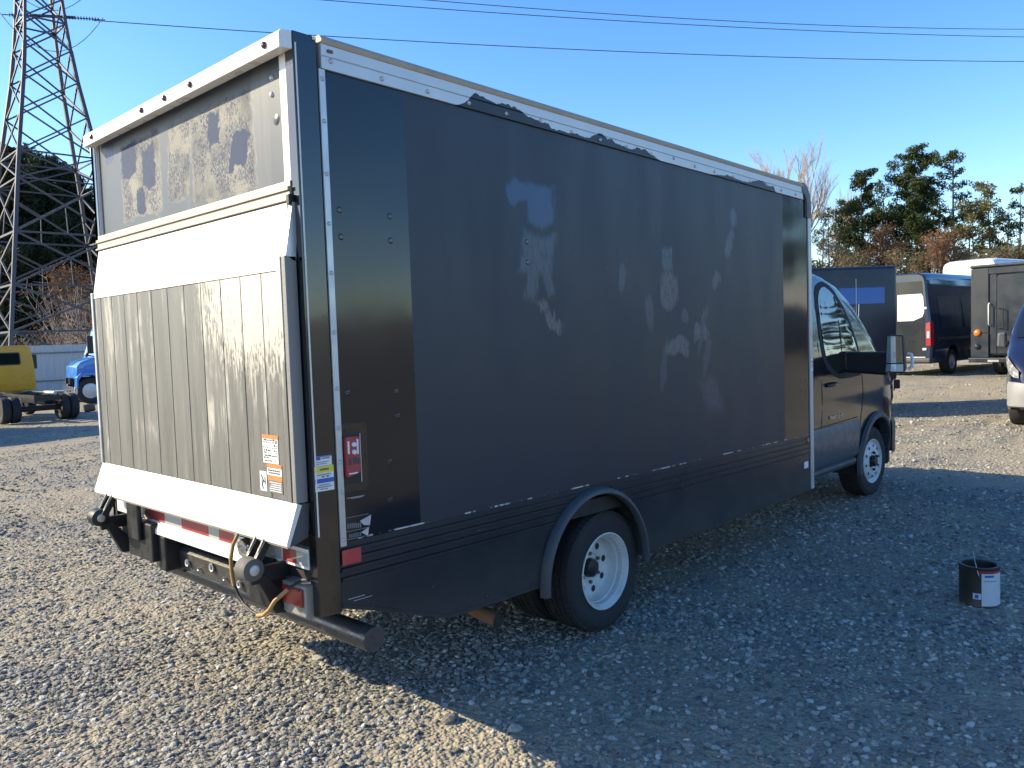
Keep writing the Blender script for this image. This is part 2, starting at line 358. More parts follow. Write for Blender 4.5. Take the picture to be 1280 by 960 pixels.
def side_paint():
    """roller-painted truck side: matt middle, glossy end strips, touched-up and bare patches, scuffs along the seam"""
    t = NT('painted_side'); x, y, z = t.xyz(); pz = t.ma('ADD', z, t.ma('MULTIPLY', x, .015))
    wob = t.noise(7, 4, .6, stretch=(1, 1, .35)); wob2 = t.noise(34, 4, .7, stretch=(1, 1, .14))
    wx = t.ma('ADD', x, t.ma('MULTIPLY', t.ma('SUBTRACT', wob2, .5), .13))
    wz = t.ma('ADD', pz, t.ma('MULTIPLY', t.ma('SUBTRACT', wob, .5), .17))
    def boxp(cx, cz, rx, rz, shear=0, soft=.22):
        dx = t.ma('SUBTRACT', wx, cx); dz = t.ma('SUBTRACT', wz, cz)
        if shear: dx = t.ma('ADD', dx, t.ma('MULTIPLY', dz, shear))
        d = t.ma('MAXIMUM', t.ma('MULTIPLY', t.ma('ABSOLUTE', dx), 1 / rx), t.ma('MULTIPLY', t.ma('ABSOLUTE', dz), 1 / rz))
        return t.mr(d, 1 - soft, 1 + soft, 1, 0)
    def ell(cx, cz, rx, rz, shear=0, soft=.45):
        dx = t.ma('SUBTRACT', wx, cx); dz = t.ma('SUBTRACT', wz, cz)
        if shear: dx = t.ma('ADD', dx, t.ma('MULTIPLY', dz, shear))
        dx = t.ma('MULTIPLY', dx, 1 / rx); dz = t.ma('MULTIPLY', dz, 1 / rz)
        return t.mr(t.ma('ADD', t.ma('MULTIPLY', dx, dx), t.ma('MULTIPLY', dz, dz)), 1 - soft, 1 + soft, 1, 0)
    def mx(l):
        r = l[0]
        for q in l[1:]: r = t.ma('MAXIMUM', r, q)
        return r
    blue = mx([boxp(1.38, 2.36, .10, .09), ell(1.22, 2.40, .09, .05)])
    pale = mx([boxp(1.35, 2.11, .125, .105, -.25), boxp(1.30, 1.96, .04, .09, -.3), boxp(1.42, 1.97, .03, .08, .3), ell(3.30, 2.30, .05, .09, -.3),
               boxp(2.53, 2.16, .055, .07), ell(2.06, 2.02, .035, .08, -.2), ell(2.33, 1.83, .04, .10), ell(3.36, 2.47, .04, .07),
               ell(2.93, 1.72, .03, .17, -.35), boxp(3.03, 1.30, .10, .10, .5, .5), ell(2.47, 1.52, .03, .16, -.25), ell(2.98, 1.55, .035, .12, -.3), ell(2.72, 1.82, .04, .05), ell(3.12, 2.05, .04, .06, -.4)])
    prim = mx([ell(2.55, 1.97, .095, .115, .1), ell(2.63, 1.62, .13, .06, -.4), boxp(1.42, 1.80, .035, .075, .75), ell(2.86, 1.71, .035, .06), ell(2.97, 1.70, .03, .06), ell(2.70, 1.60, .06, .05), ell(2.50, 1.92, .05, .07), ell(1.50, 1.735, .035, .04)])
    fine = t.noise(60, 4, .7, stretch=(1, 1, .3)); brk = t.mr(fine, .36, .56)
    pale = t.ma('MULTIPLY', pale, t.mr(brk, 0, 1, .55, 1)); prim = t.ma('MULTIPLY', prim, t.mr(brk, 0, 1, .4, 1))
    edge = t.ma('ADD', x, t.ma('MULTIPLY', t.ma('SUBTRACT', t.noise(30, 2), .5), .006))
    gloss = t.ma('MAXIMUM', t.ma('LESS_THAN', edge, .525), t.ma('GREATER_THAN', edge, 4.12))
    roll = t.noise(3.2, 5, .6, stretch=(1, 1, .25)); stip = t.noise(260, 2, .5)
    base = t.mix(roll, (.0095, .0155, .030), (.014, .021, .038))
    base = t.mix(gloss, base, (.008, .0105, .016))
    notg = t.ma('SUBTRACT', 1, gloss)
    base = t.mix(t.ma('MULTIPLY', blue, notg), base, (.016, .048, .125))
    base = t.mix(t.ma('MULTIPLY', t.ma('MULTIPLY', pale, notg), .8), base, (.042, .062, .098))
    base = t.mix(t.ma('MULTIPLY', t.ma('MULTIPLY', prim, notg), .9), base, (.165, .148, .138))
    # white scuff line along the seam, faint specks
    sc = t.mr(t.ma('ABSOLUTE', t.ma('SUBTRACT', pz, t.ma('ADD', .888, t.ma('MULTIPLY', t.noise(4, 2), .006)))), .0025, .0045, 1, 0)
    sc = t.ma('MULTIPLY', sc, t.mr(t.noise(3.5, 4, .75, stretch=(1, 0, 0)), .50, .56))
    spk = t.ma('MULTIPLY', t.mr(t.vor(7, v=t.vm('MULTIPLY', t.co(), (1, 0, 1))), .012, .02, 1, 0), .5)
    base = t.mix(t.ma('MAXIMUM', sc, spk), base, (.45, .46, .47))
    ro = t.fmix(gloss, t.mr(roll, .3, .7, .38, .48), t.mr(roll, .3, .7, .09, .13))
    ro = t.fmix(t.ma('MULTIPLY', t.ma('MAXIMUM', blue, pale), notg), ro, .30); ro = t.fmix(prim, ro, .6)
    wv = t.noise(1.3, 2, .5)
    hb = t.fmix(gloss, t.ma('MULTIPLY', stip, .25), 0.0)
    t.P(Base_Color=base, Roughness=ro, Normal=t.bump(t.ma('ADD', t.ma('MULTIPLY', wv, 5), t.ma('ADD', hb, t.ma('MULTIPLY', t.ma('MAXIMUM', pale, prim), .6))), .28, .004)); return t.m
SIDE = side_paint()
def skirt_paint():
    t = NT('painted_skirt'); x, y, z = t.xyz(); pz = t.ma('ADD', z, t.ma('MULTIPLY', x, .015)); n = t.noise(3, 5, .6)
    base = t.mix(n, (.0105, .0145, .022), (.016, .0205, .029))
    ln = t.ma('MULTIPLY', t.mr(t.noise(2.6, 4, .8, stretch=(1, 0, 9)), .60, .66), t.ma('GREATER_THAN', pz, .74))
    ln = t.ma('MULTIPLY', ln, t.mr(t.ma('PINGPONG', t.ma('ADD', pz, .012), .0225), .0012, .003, 1, 0))
    dust = t.ma('MULTIPLY', t.mr(pz, .70, .42, 0, .5), t.noise(5, 5, .7))
    base = t.mix(dust, base, (.10, .09, .075)); base = t.mix(t.ma('MULTIPLY', ln, .75), base, (.36, .37, .38))
    t.P(Base_Color=base, Roughness=t.fmix(dust, t.mr(n, .3, .7, .26, .36), .6), Normal=t.bump(t.noise(1.6, 2), .25, .004)); return t.m
SKIRT = skirt_paint()
def rail_paint():
    """pale aluminium top rail with dark paint slopped over its lower edge"""
    t = NT('top_rail_aluminium'); x, y, z = t.xyz(); pz = t.ma('ADD', z, t.ma('MULTIPLY', x, .015))
    lump = t.ma('ADD', t.noise(1.5, 5, .62, stretch=(1, 0, 0)), t.ma('MULTIPLY', t.noise(15, 3, .6), .05))
    zone = t.ma('ADD', t.ma('MULTIPLY', t.mr(x, .80, .95), t.mr(x, 2.2, 2.5, 1, 0)), t.ma('MULTIPLY', t.mr(x, 3.0, 3.3), t.mr(x, 3.95, 4.0, .7, 0)))
    lim = t.ma('ADD', 2.728, t.ma('MULTIPLY', t.ma('MULTIPLY', zone, t.mr(lump, .36, .72)), .085))
    ink = t.ma('LESS_THAN', pz, lim); n = t.noise(8, 4)
    t.P(Base_Color=t.mix(ink, t.mix(n, (.50, .51, .52), (.60, .605, .60)), (.014, .016, .021)), Roughness=.42, Metallic=t.fmix(ink, .35, 0)); return t.m
RAILM = rail_paint()
def door_paint():
    """grey upper rear panel, letters scraped off leaving mottled white and blue-black residue"""
    t = NT('scraped_rear_panel'); x, y, z = t.xyz()
    w = t.noise(9, 4, .6); w2 = t.noise(30, 3, .6)
    wy = t.ma('ADD', y, t.ma('MULTIPLY', t.ma('SUBTRACT', w2, .5), .07)); wz = t.ma('ADD', z, t.ma('MULTIPLY', t.ma('SUBTRACT', w, .5), .15))
    def boxp(cy, cz, ry, rz, sh=0, soft=.08):
        dy = t.ma('SUBTRACT', wy, cy); dz = t.ma('SUBTRACT', wz, cz)
        if sh: dy = t.ma('ADD', dy, t.ma('MULTIPLY', dz, sh))
        return t.mr(t.ma('MAXIMUM', t.ma('MULTIPLY', t.ma('ABSOLUTE', dy), 1 / ry), t.ma('MULTIPLY', t.ma('ABSOLUTE', dz), 1 / rz)), 1 - soft, 1 + soft, 1, 0)
    scr = t.ma('MAXIMUM', t.ma('MAXIMUM', boxp(1.46, 2.54, .23, .19), boxp(1.03, 2.54, .11, .175, .15)), boxp(.62, 2.52, .27, .20))
    pit = t.mr(t.noise(105, 6, .85, stretch=(1, 1, .6)), .46, .56)
    core = t.ma('MAXIMUM', t.ma('MAXIMUM', boxp(1.60, 2.64, .10, .07), boxp(1.36, 2.58, .075, .10)), t.ma('MAXIMUM', boxp(.47, 2.49, .075, .08, .3), boxp(.68, 2.62, .05, .075)))
    core = t.ma('MAXIMUM', core, t.ma('MAXIMUM', boxp(1.47, 2.41, .05, .055), boxp(1.83, 2.72, .06, .05)))
    big = t.mr(t.noise(7, 4, .65), .38, .58)
    res = t.ma('MULTIPLY', scr, t.ma('MULTIPLY', t.ma('SUBTRACT', 1, pit), t.mr(big, 0, 1, .25, .95)))
    g = t.noise(2.5, 5, .6)
    base = t.mix(g, (.052, .062, .078), (.080, .090, .105))
    base = t.mix(t.ma('MULTIPLY', scr, t.mr(t.noise(5, 4, .6), .35, .6, .35, .85)), base, (.34, .325, .28))
    base = t.mix(t.ma('MAXIMUM', res, t.ma('MULTIPLY', core, .97)), base, (.022, .045, .11))
    drip = t.mr(t.noise(5, 4, .7, stretch=(1, 1, .06)), .55, .72, 0, .22)
    base = t.mix(drip, base, (.22, .22, .21))
    t.P(Base_Color=base, Specular_IOR_Level=t.fmix(scr, .28, .15), Roughness=t.fmix(scr, .40, .65), Normal=t.bump(t.ma('ADD', t.ma('MULTIPLY', scr, pit), t.ma('MULTIPLY', t.noise(1.2, 2), 2.5)), .35, .004)); return t.m
DOORM = door_paint()
def plank_mat():
    t = NT('worn_gate_plank'); r = t.rnd(); x, y, z = t.xyz()
    st = t.noise(16, 6, .72, stretch=(1, 1, .07)); gr = t.noise(75, 4, .7, stretch=(1, 1, .2)); big = t.noise(2.3, 4, .6)
    base = t.mix(st, (.085, .085, .082), (.225, .223, .213))
    base = t.mix(t.mr(r, 0, 1, 0, .3, False), base, (.11, .107, .10))
    wl_ = t.ma('MULTIPLY', t.mr(st, .52, .60), t.mr(t.ma('ADD', big, t.ma('MULTIPLY', z, .22)), .78, .98))
    base = t.mix(t.ma('MULTIPLY', wl_, .6), base, (.55, .53, .47))
    # sun glare painted into the colour at upper right, along with scoured wear
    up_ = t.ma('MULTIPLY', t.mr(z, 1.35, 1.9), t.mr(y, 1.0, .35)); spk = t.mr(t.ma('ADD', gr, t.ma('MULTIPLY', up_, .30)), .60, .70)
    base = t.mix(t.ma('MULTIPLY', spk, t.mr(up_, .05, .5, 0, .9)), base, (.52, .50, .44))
    base = t.mix(t.mr(gr, .60, .72, 0, .45), base, (.07, .066, .06))
    ln = t.noise(95, 4, .7, stretch=(1, 1, .02)); br = t.noise(4, 3, .6)
    base = t.mix(t.ma('MULTIPLY', t.mr(ln, .60, .66), t.mr(br, .40, .60, 0, .75)), base, (.06, .058, .055))
    base = t.mix(t.ma('MULTIPLY', t.mr(ln, .36, .31), t.mr(br, .60, .42, 0, .6)), base, (.50, .49, .45))
    t.P(Base_Color=base, Roughness=t.mr(st, .3, .7, .42, .6), Metallic=.25, Normal=t.bump(gr, .3, .004)); return t.m
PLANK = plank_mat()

# ------------------------------------------------------------------ the box truck
W = 2.04; L = 4.56
T = thing('box_truck', 'black panel box truck with aluminium rear liftgate standing on gravel, nearest to the viewer', 'truck')
def side_panels():
    m = MB().bx(.135, 4.56, 0, .03, .885, 2.735)
    p = m.build('side_panel', SIDE, T, tilt=True); p['label'] = 'dark roller-painted side with touched-up pale patches'
    MB().bx(.0, 4.56, W - .03, W, .62, 2.80).build('side_panel', DARK_PAINT, T, tilt=True)
    MB().bx(4.53, 4.60, .031, W - .031, .62, 2.80).build('front_wall', DARK_PAINT, T, tilt=True)
    MB().bx(.02, 4.53, .03, W - .03, .72, .80).build('floor', CHASSIS, T, tilt=True)
    # washers and dents
    w = MB()
    for x, z in [(.426, 2.20), (.179, 2.095), (.425, 2.10), (.178, 2.20), (.175, 1.48), (.42, 1.472), (.423, 1.368), (.371, 1.181), (.366, 1.019), (1.27, 2.16), (1.27, 2.06), (4.42, 1.33), (4.50, 1.33), (4.42, 1.24), (4.5, 1.24)]:
        w.lathe([(.004, -.002), (.009, -.003), (.013, -.001), (.014, .002)], (x, 0, z), 12); w.disc((x, -.0018, z), .0042, 1, 8)
    w.build('bolt_washers', GLOSS_BLACK, p, tilt=True, smooth=60)
    # printed remnant
    k = MB()
    for i, (x0, x1, z0, z1) in enumerate([(.205, .262, .935, .975), (.210, .250, .895, .928)]):
        k.prism([(x0 + .02, z0 + .004), (x1 - .008, z0 - .002), (x1, z1), (x0, z1 - .016)], 1, -.003, -.0005)
    k.build('decal_remnant', simple('decal_silver', (.42, .43, .45), .5, .2, .5, 55), p, tilt=True)
    k = MB()
    for i in range(7):
        k.bx(.145 + i * .010, .151 + i * .010, -.0026, -.0005, .938 - .001 * i, .958 - .001 * i)
        k.bx(.150 + i * .009, .155 + i * .009, -.0026, -.0005, .898, .914)
    for z in (.980, .925, .892): k.bx(.14, .25, -.0026, -.0005, z, z + .0025)
    k.build('decal_letters', simple('decal_faded', (.16, .165, .17), .6, 0, .3, 60), p, tilt=True)
    return p
side_panels()
def top_parts():
    # top rail: face with a groove, upper lip, roof
    m = MB().prism([(-.012, 2.730), (-.012, 2.775), (-.008, 2.778), (-.012, 2.781), (-.012, 2.822), (.03, 2.822), (.03, 2.730)], 0, .118, 4.46)
    r = m.build('top_rail', RAILM, T, tilt=True)
    rv = MB(); x = .16; k = 0
    while x < 4.45:
        rv.lathe([(.0, -.0085), (.006, -.0075), (.0095, -.004), (.0105, 0)], (x, -.012, 2.752 if k % 5 else 2.764), 10); x += .245; k += 1
    rv.build('rivets', ALU, r, tilt=True, smooth=60)['kind'] = 'stuff'
    MB().prism([(-.014, 2.823), (-.02, 2.838), (-.005, 2.856), (.05, 2.862), (.05, 2.823)], 0, .118, 4.47).build('roof_edge', ROOF_MAT, T, tilt=True, bevel=.002)
    MB().bx(.01, 4.38, .05, W - .01, 2.822, 2.858).build('roof', WHITE_PAINT, T, tilt=True, bevel=.004)
    MB().prism([(W - .01, 2.74), (W + .012, 2.74), (W + .012, 2.84), (W - .01, 2.858)], 0, .0, 4.5).build('top_rail', ALU, T, tilt=True)
    MB().bx(.145, .170, -.018, -.0125, 2.794, 2.806).build('marker_light', DARK_RED, T, bevel=.002, tilt=True)
top_parts()
def posts():
    m = MB().bx(0, .104, -.004, .055, .61, 2.845); p = m.build('corner_post', GLOSS_BLACK, T, bevel=.004, tilt=True)
    MB().tube([(.010, -.006, .93), (.010, -.006, 1.8), (.010, -.006, 2.80)], .0035, 6).build('seam_bead', WHITE_ALU, p, tilt=True, smooth=60)
    MB().bx(.085, .100, -.012, -.004, 2.828, 2.842).build('marker_light', WHITE_ALU, p, bevel=.002, tilt=True)
    MB().bx(0, .09, W - .055, W + .004, .61, 2.845).build('corner_post', GLOSS_BLACK, T, bevel=.004, tilt=True)
    s = MB().bx(.106, .134, -.010, .0, .872, 2.728).build('joint_strip', ALU, T, bevel=.002, tilt=True)
    rv = MB()
    for z in (.90, 1.09, 1.21, 1.345, 1.50, 1.72, 1.95, 2.14, 2.33, 2.53, 2.69):
        rv.lathe([(0, -.0165), (.005, -.016), (.008, -.013), (.009, -.010)], (.12, 0, z), 10)
    rv.build('rivets', ALU, s, tilt=True, smooth=60)['kind'] = 'stuff'
    # front corner post, curving over at the top
    path = [(4.595, .0, .452), (4.595, .0, 1.5), (4.595, .0, 2.60)]
    rings = []
    for i, (x, y, z) in enumerate(path):
        a = Vector(path[max(0, i - 1)]); b = Vector(path[min(len(path) - 1, i + 1)]); d = (b - a).normalized(); n = Vector((d.z, 0, -d.x))
        c = Vector((x, 0, z)); rings.append([c - n * .038 + Vector((0, -.008, 0)), c + n * .020 + Vector((0, -.008, 0)), c + n * .038 + Vector((0, .012, 0)), c + n * .038 + Vector((0, .06, 0)), c - n * .038 + Vector((0, .06, 0))])
    p = MB().loft(rings).build('corner_post', ALU, T, tilt=True, smooth=25)
    capm = simple('cap_grey', (.12, .12, .135), .6, 0, .2, 20)
    cp = []
    for k in range(9):
        a = math.radians(90 * k / 8); cc = Vector((4.44, 0, 2.70)); rr_ = Vector((math.cos(a), 0, math.sin(a)))
        o_ = cc + rr_ * .160; i_ = cc + rr_ * .085
        cp.append([i_ + Vector((0, -.016, 0)), o_ + Vector((0, -.016, 0)), o_ + Vector((0, .10, 0)), i_ + Vector((0, .10, 0))])
    cp.insert(0, [q + Vector((0, 0, -.10)) for q in cp[0]])
    MB().loft(cp).build('corner_cap', capm, T, tilt=True, smooth=30)
    t_ = MB().bx(4.575, 4.612, -.0105, -.0085, 1.395, 1.50).build('warning_label', STK_WHITE, p, tilt=True)
    k = MB().bx(4.58, 4.607, -.0125, -.0105, 1.468, 1.475).bx(4.590, 4.597, -.0125, -.0105, 1.42, 1.468)
    k.build('label_print', AMBER, p, tilt=True)
    MB().bx(4.49, 4.52, -.012, -.001, .835, .868).build('marker_light', RED_TAPE, T, bevel=.003, tilt=True)
    MB().bx(4.43, 4.50, -.012, -.001, .632, .685).build('side_lamp', STK_WHITE, T, bevel=.004, tilt=True)
posts()

ARC = (1.75, .405)     # wheel arch centre in the side plane
def skirt():
    cx, cz = ARC; r = .435
    arch = [(cx + r * math.cos(a), cz + r * math.sin(a)) for a in [math.pi * (1 - i / 24) for i in range(25)]]
    up_ = [(0.105, .884), (4.555, .884)]
    pts = [(.105, .628), (.268, .578), (.478, .503), (.66, .44)] + [(arch[0][0], .432)] + arch + [(arch[-1][0], .418), (4.555, .449)]
    # strips between top edge and the outline: quads column by column
    m = MB(); n = len(pts)
    vs = []; fs = []
    for x, z in pts: vs += [(x, 0, .884), (x, 0, z), (x, .022, .884), (x, .022, z)]
    for i in range(n - 1):
        a, b = 4 * i, 4 * i + 4
        if pts[i + 1][0] - pts[i][0] > 1e-6: fs += [(a, a + 1, b + 1, b), (a + 2, b + 2, b + 3, a + 3)]
        fs += [(a + 1, a + 3, b + 3, b + 1)]
    m.add(vs, fs)
    sk = m.build('side_skirt', SKIRT, T, tilt=True, fix=False)
    for seq in ([(.105, .628), (.268, .578), (.478, .503), (.66, .44), (cx - r, .432)], [(cx + r, .418), (4.555, .449)]):
        MB().loft([[(x, yy, z + dz) for yy, dz in ((-.004, .012), (-.004, -.004), (.045, -.004), (.045, .004), (.003, .004), (.003, .012))] for x, z in seq]).build('skirt_flange', SKIRT, sk, tilt=True)
    bo = MB()
    for i in range(14):
        x = .25 + i * .33
        if abs(x - cx) > .5: bo.lathe([(0, -.006), (.005, -.0055), (.008, 0)], (x, -.0005, .475 if x > .6 else .60), 8)
    bo.build('bolt_heads', SKIRT, sk, tilt=True, smooth=60)
    # three ribs of the rub rail, broken by the wheel arch
    for k, z in enumerate((.852, .815, .776, .738)):
        h = math.sqrt(max(0, .47 ** 2 - (z - cz) ** 2)) if z - cz < .47 else 0
        spans = [(.108, cx - h), (cx + h, 4.553)] if h else [(.108, 4.553)]
        q = MB()
        for a, b in spans: q.prism([(0, z - .010), (-.009, z - .006), (-.009, z + .006), (0, z + .010)], 0, a, b)
        q.build('rub_rail', SKIRT, sk, tilt=True)
    MB().bx(.108, .198, -.013, -.0095, .797, .858).build('reflector', RED_TAPE, T, tilt=True)
    MB().disc((1.39, -.0015, .697), .016, 1, 14).build('drain_hole', CHASSIS, sk, tilt=True)
    # flare
    rings = []
    sect = [(-.005, .432), (-.036, .428), (-.048, .437), (-.047, .450), (-.034, .463), (-.002, .469)]
    for i in range(41):
        a = math.pi * (-.02 + 1.04 * i / 40)
        rings.append([(cx + R_ * math.cos(a), yy, cz + R_ * math.sin(a)) for yy, R_ in sect])
    MB().loft(rings).build('fender_flare', GREY_PLASTIC, T, tilt=True, smooth=50)
    # wheel well liner
    rings = [[(cx + .436 * math.cos(math.pi * i / 24), yy, cz + .436 * math.sin(math.pi * i / 24)) for i in range(25)] for yy in (.022, .62)]
    MB().loft(rings, False, False).build('wheel_housing', CHASSIS, T, tilt=True, smooth=60)
    # far side skirt and front closing
    MB().prism([(0, .88), (4.55, .88), (4.55, .45), (2.25, .42), (2.2, .84), (1.3, .84), (1.27, .43), (.66, .44), (0, .62)], 1, W - .022, W).build('side_skirt', SKIRT, T, tilt=True)
    # edge scrapes low at the corner
    k = MB().bx(.135, .215, -.0015, 0, .652, .6545).bx(.16, .25, -.0015, 0, .640, .642).build('scratches', simple('scratch', (.38, .38, .38), .5), sk, tilt=True)
skirt()

def control_panel():
    f = MB().prism([(.136, 1.082), (.243, 1.082), (.258, 1.10), (.258, 1.345), (.245, 1.358), (.136, 1.36)], 1, -.004, -.0005).build('access_panel', GLOSS_BLACK, T, bevel=.0015, tilt=True)
    MB().bx(.138, .222, -.0055, -.0042, 1.115, 1.320).build('recess', BLACK_STEEL, f, tilt=True)
    b = MB().prism([(.140, 1.15), (.150, 1.146), (.200, 1.160), (.209, 1.172), (.208, 1.298), (.198, 1.306), (.146, 1.308), (.140, 1.30)], 1, -.026, -.0056).build('control_box', simple('red_plastic', (.33, .045, .05), .45, 0, .35, 60, .1), f, bevel=.003, tilt=True)
    k = MB()
    for z in (1.275, 1.245): k.lathe([(.0, -.036), (.006, -.036), (.009, -.034), (.010, -.026)], (.176, 0, z), 12)
    k.build('push_buttons', STK_WHITE, b, tilt=True, smooth=60)
    k = MB().bx(.147, .155, -.0275, -.026, 1.24, 1.29).bx(.190, .198, -.0275, -.026, 1.235, 1.295).bx(.148, .19, -.0275, -.026, 1.158, 1.163)
    k.build('control_print', STK_WHITE, b, tilt=True)
    k = MB().bx(.150, .162, -.0275, -.026, 1.195, 1.222).bx(.170, .188, -.0275, -.026, 1.198, 1.225).bx(.192, .202, -.0275, -.026, 1.195, 1.218)
    k.build('control_print', INK, b, tilt=True)
    MB().bx(.2195, .2225, -.008, -.004, 1.118, 1.315).build('panel_trim', ALU, f, tilt=True)
    k = MB()
    for x, z in ((.152, 1.333), (.18, 1.337), (.248, 1.345), (.248, 1.22), (.245, 1.10), (.19, 1.098)): k.lathe([(0, -.008), (.004, -.0075), (.006, -.004)], (x, 0, z), 8)
    k.build('bolt_heads', GLOSS_BLACK, f, tilt=True, smooth=60)
    MB().bx(.15, .235, -.0012, .0, 1.058, 1.0605).bx(.17, .225, -.0012, 0, 1.0545, 1.0565).build('scratches', bpy.data.materials['scratch'], f, tilt=True)
    # sticker on the corner post
    s = MB().bx(.008, .084, -.0062, -.0042, 1.205, 1.243).bx(.005, .090, -.0064, -.0042, 1.106, 1.204).build('capacity_sticker', STK_WHITE, T, tilt=True)
    MB().bx(.005, .090, -.0074, -.0064, 1.178, 1.203).build('yellow_band', STK_YELLOW, s, tilt=True)
    MB().bx(.006, .089, -.0074, -.0064, 1.138, 1.155).bx(.010, .033, -.0074, -.0062, 1.228, 1.239).bx(.008, .084, -.0074, -.0062, 1.239, 1.2425).build('blue_band', STK_BLUE, s, tilt=True)
    k = MB(); rng = random.Random(3)
    for z, h, a, b_ in ((1.187, .007, .028, .068), (1.169, .003, .012, .075), (1.160, .005, .035, .046), (1.160, .005, .056, .068), (1.129, .003, .02, .07), (1.121, .003, .012, .08), (1.113, .003, .025, .06), (1.219, .002, .012, .07), (1.212, .002, .012, .06), (1.232, .004, .04, .075)):
        x = a
        while x < b_:
            d = rng.uniform(.003, .008); k.bx(x, min(b_, x + d), -.0082, -.0074, z, z + h); x += d + .0018
    k.build('small_print', INK, s, tilt=True)
control_panel()

def rear():
    # header
    h = MB().prism([(.0, 2.775), (-.055, 2.770), (-.055, 2.826), (-.045, 2.838), (.0, 2.842)], 1, -.002, 1.985).build('rear_header', WHITE_PAINT, T, bevel=.003)
    for y in (1.86, 1.22, .97, .715, .10):
        MB().lathe([(0, -.012), (.009, -.011), (.013, -.006), (.014, 0)], (-.055, y, 2.802), 12, 0).build('marker_light', DARK_RED, h, smooth=60)
    k = MB()
    for y in (1.45, .99, .42, .06, 1.92): k.disc((-.0565, y, 2.815), .003, 0, 8)
    k.build('screw_holes', CHASSIS, h)
    # door frame and upper panel
    p = MB().bx(.020, .045, .105, W - .06, 2.30, 2.80).build('upper_panel', DOORM, T); p['label'] = 'grey panel with scraped-off lettering'
    f = MB().bx(.004, .05, .055, .104, 2.30, 2.83).bx(.004, .05, W - .058, W - .035, 2.30, 2.83).bx(.012, .05, .1045, W - .0585, 2.801, 2.83).build('door_frame', WHITE_PAINT, T, bevel=.002)
    k = MB()
    for y, z in ((.185, 2.718), (.19, 2.655)): k.lathe([(0, .012), (.008, .013), (.011, .017), (.012, .020)], (0, y, z), 12, 0)
    k.build('rivets', ALU, p, smooth=60)
    MB().lathe([(0, .014), (.012, .0155), (.02, .018), (.024, .020)], (0, .165, 2.555), 16, 0).build('dent', DOORM, p, smooth=80)
    g = MB()
    for z0, z1, x in ((2.278, 2.300, -.006), (2.262, 2.277, -.018), (2.232, 2.261, -.010), (2.222, 2.231, -.022)): g.bx(x, .05, .05, W - .04, z0, z1)
    g.build('middle_rail', BEIGE_METAL, T, bevel=.002)
    MB().bx(.03, .06, .06, W - .06, .80, 2.22).build('door_backing', CHASSIS, T)
    MB().bx(-.024, .0, .035, .056, 2.205, 2.245).build('latch', BLACK_STEEL, T, bevel=.003)
rear()
RAIL_GREY = simple('dull_gate_rail', (.20, .20, .20), .55, .2, .25, 12, .1, stretch=(1, 1, .2))
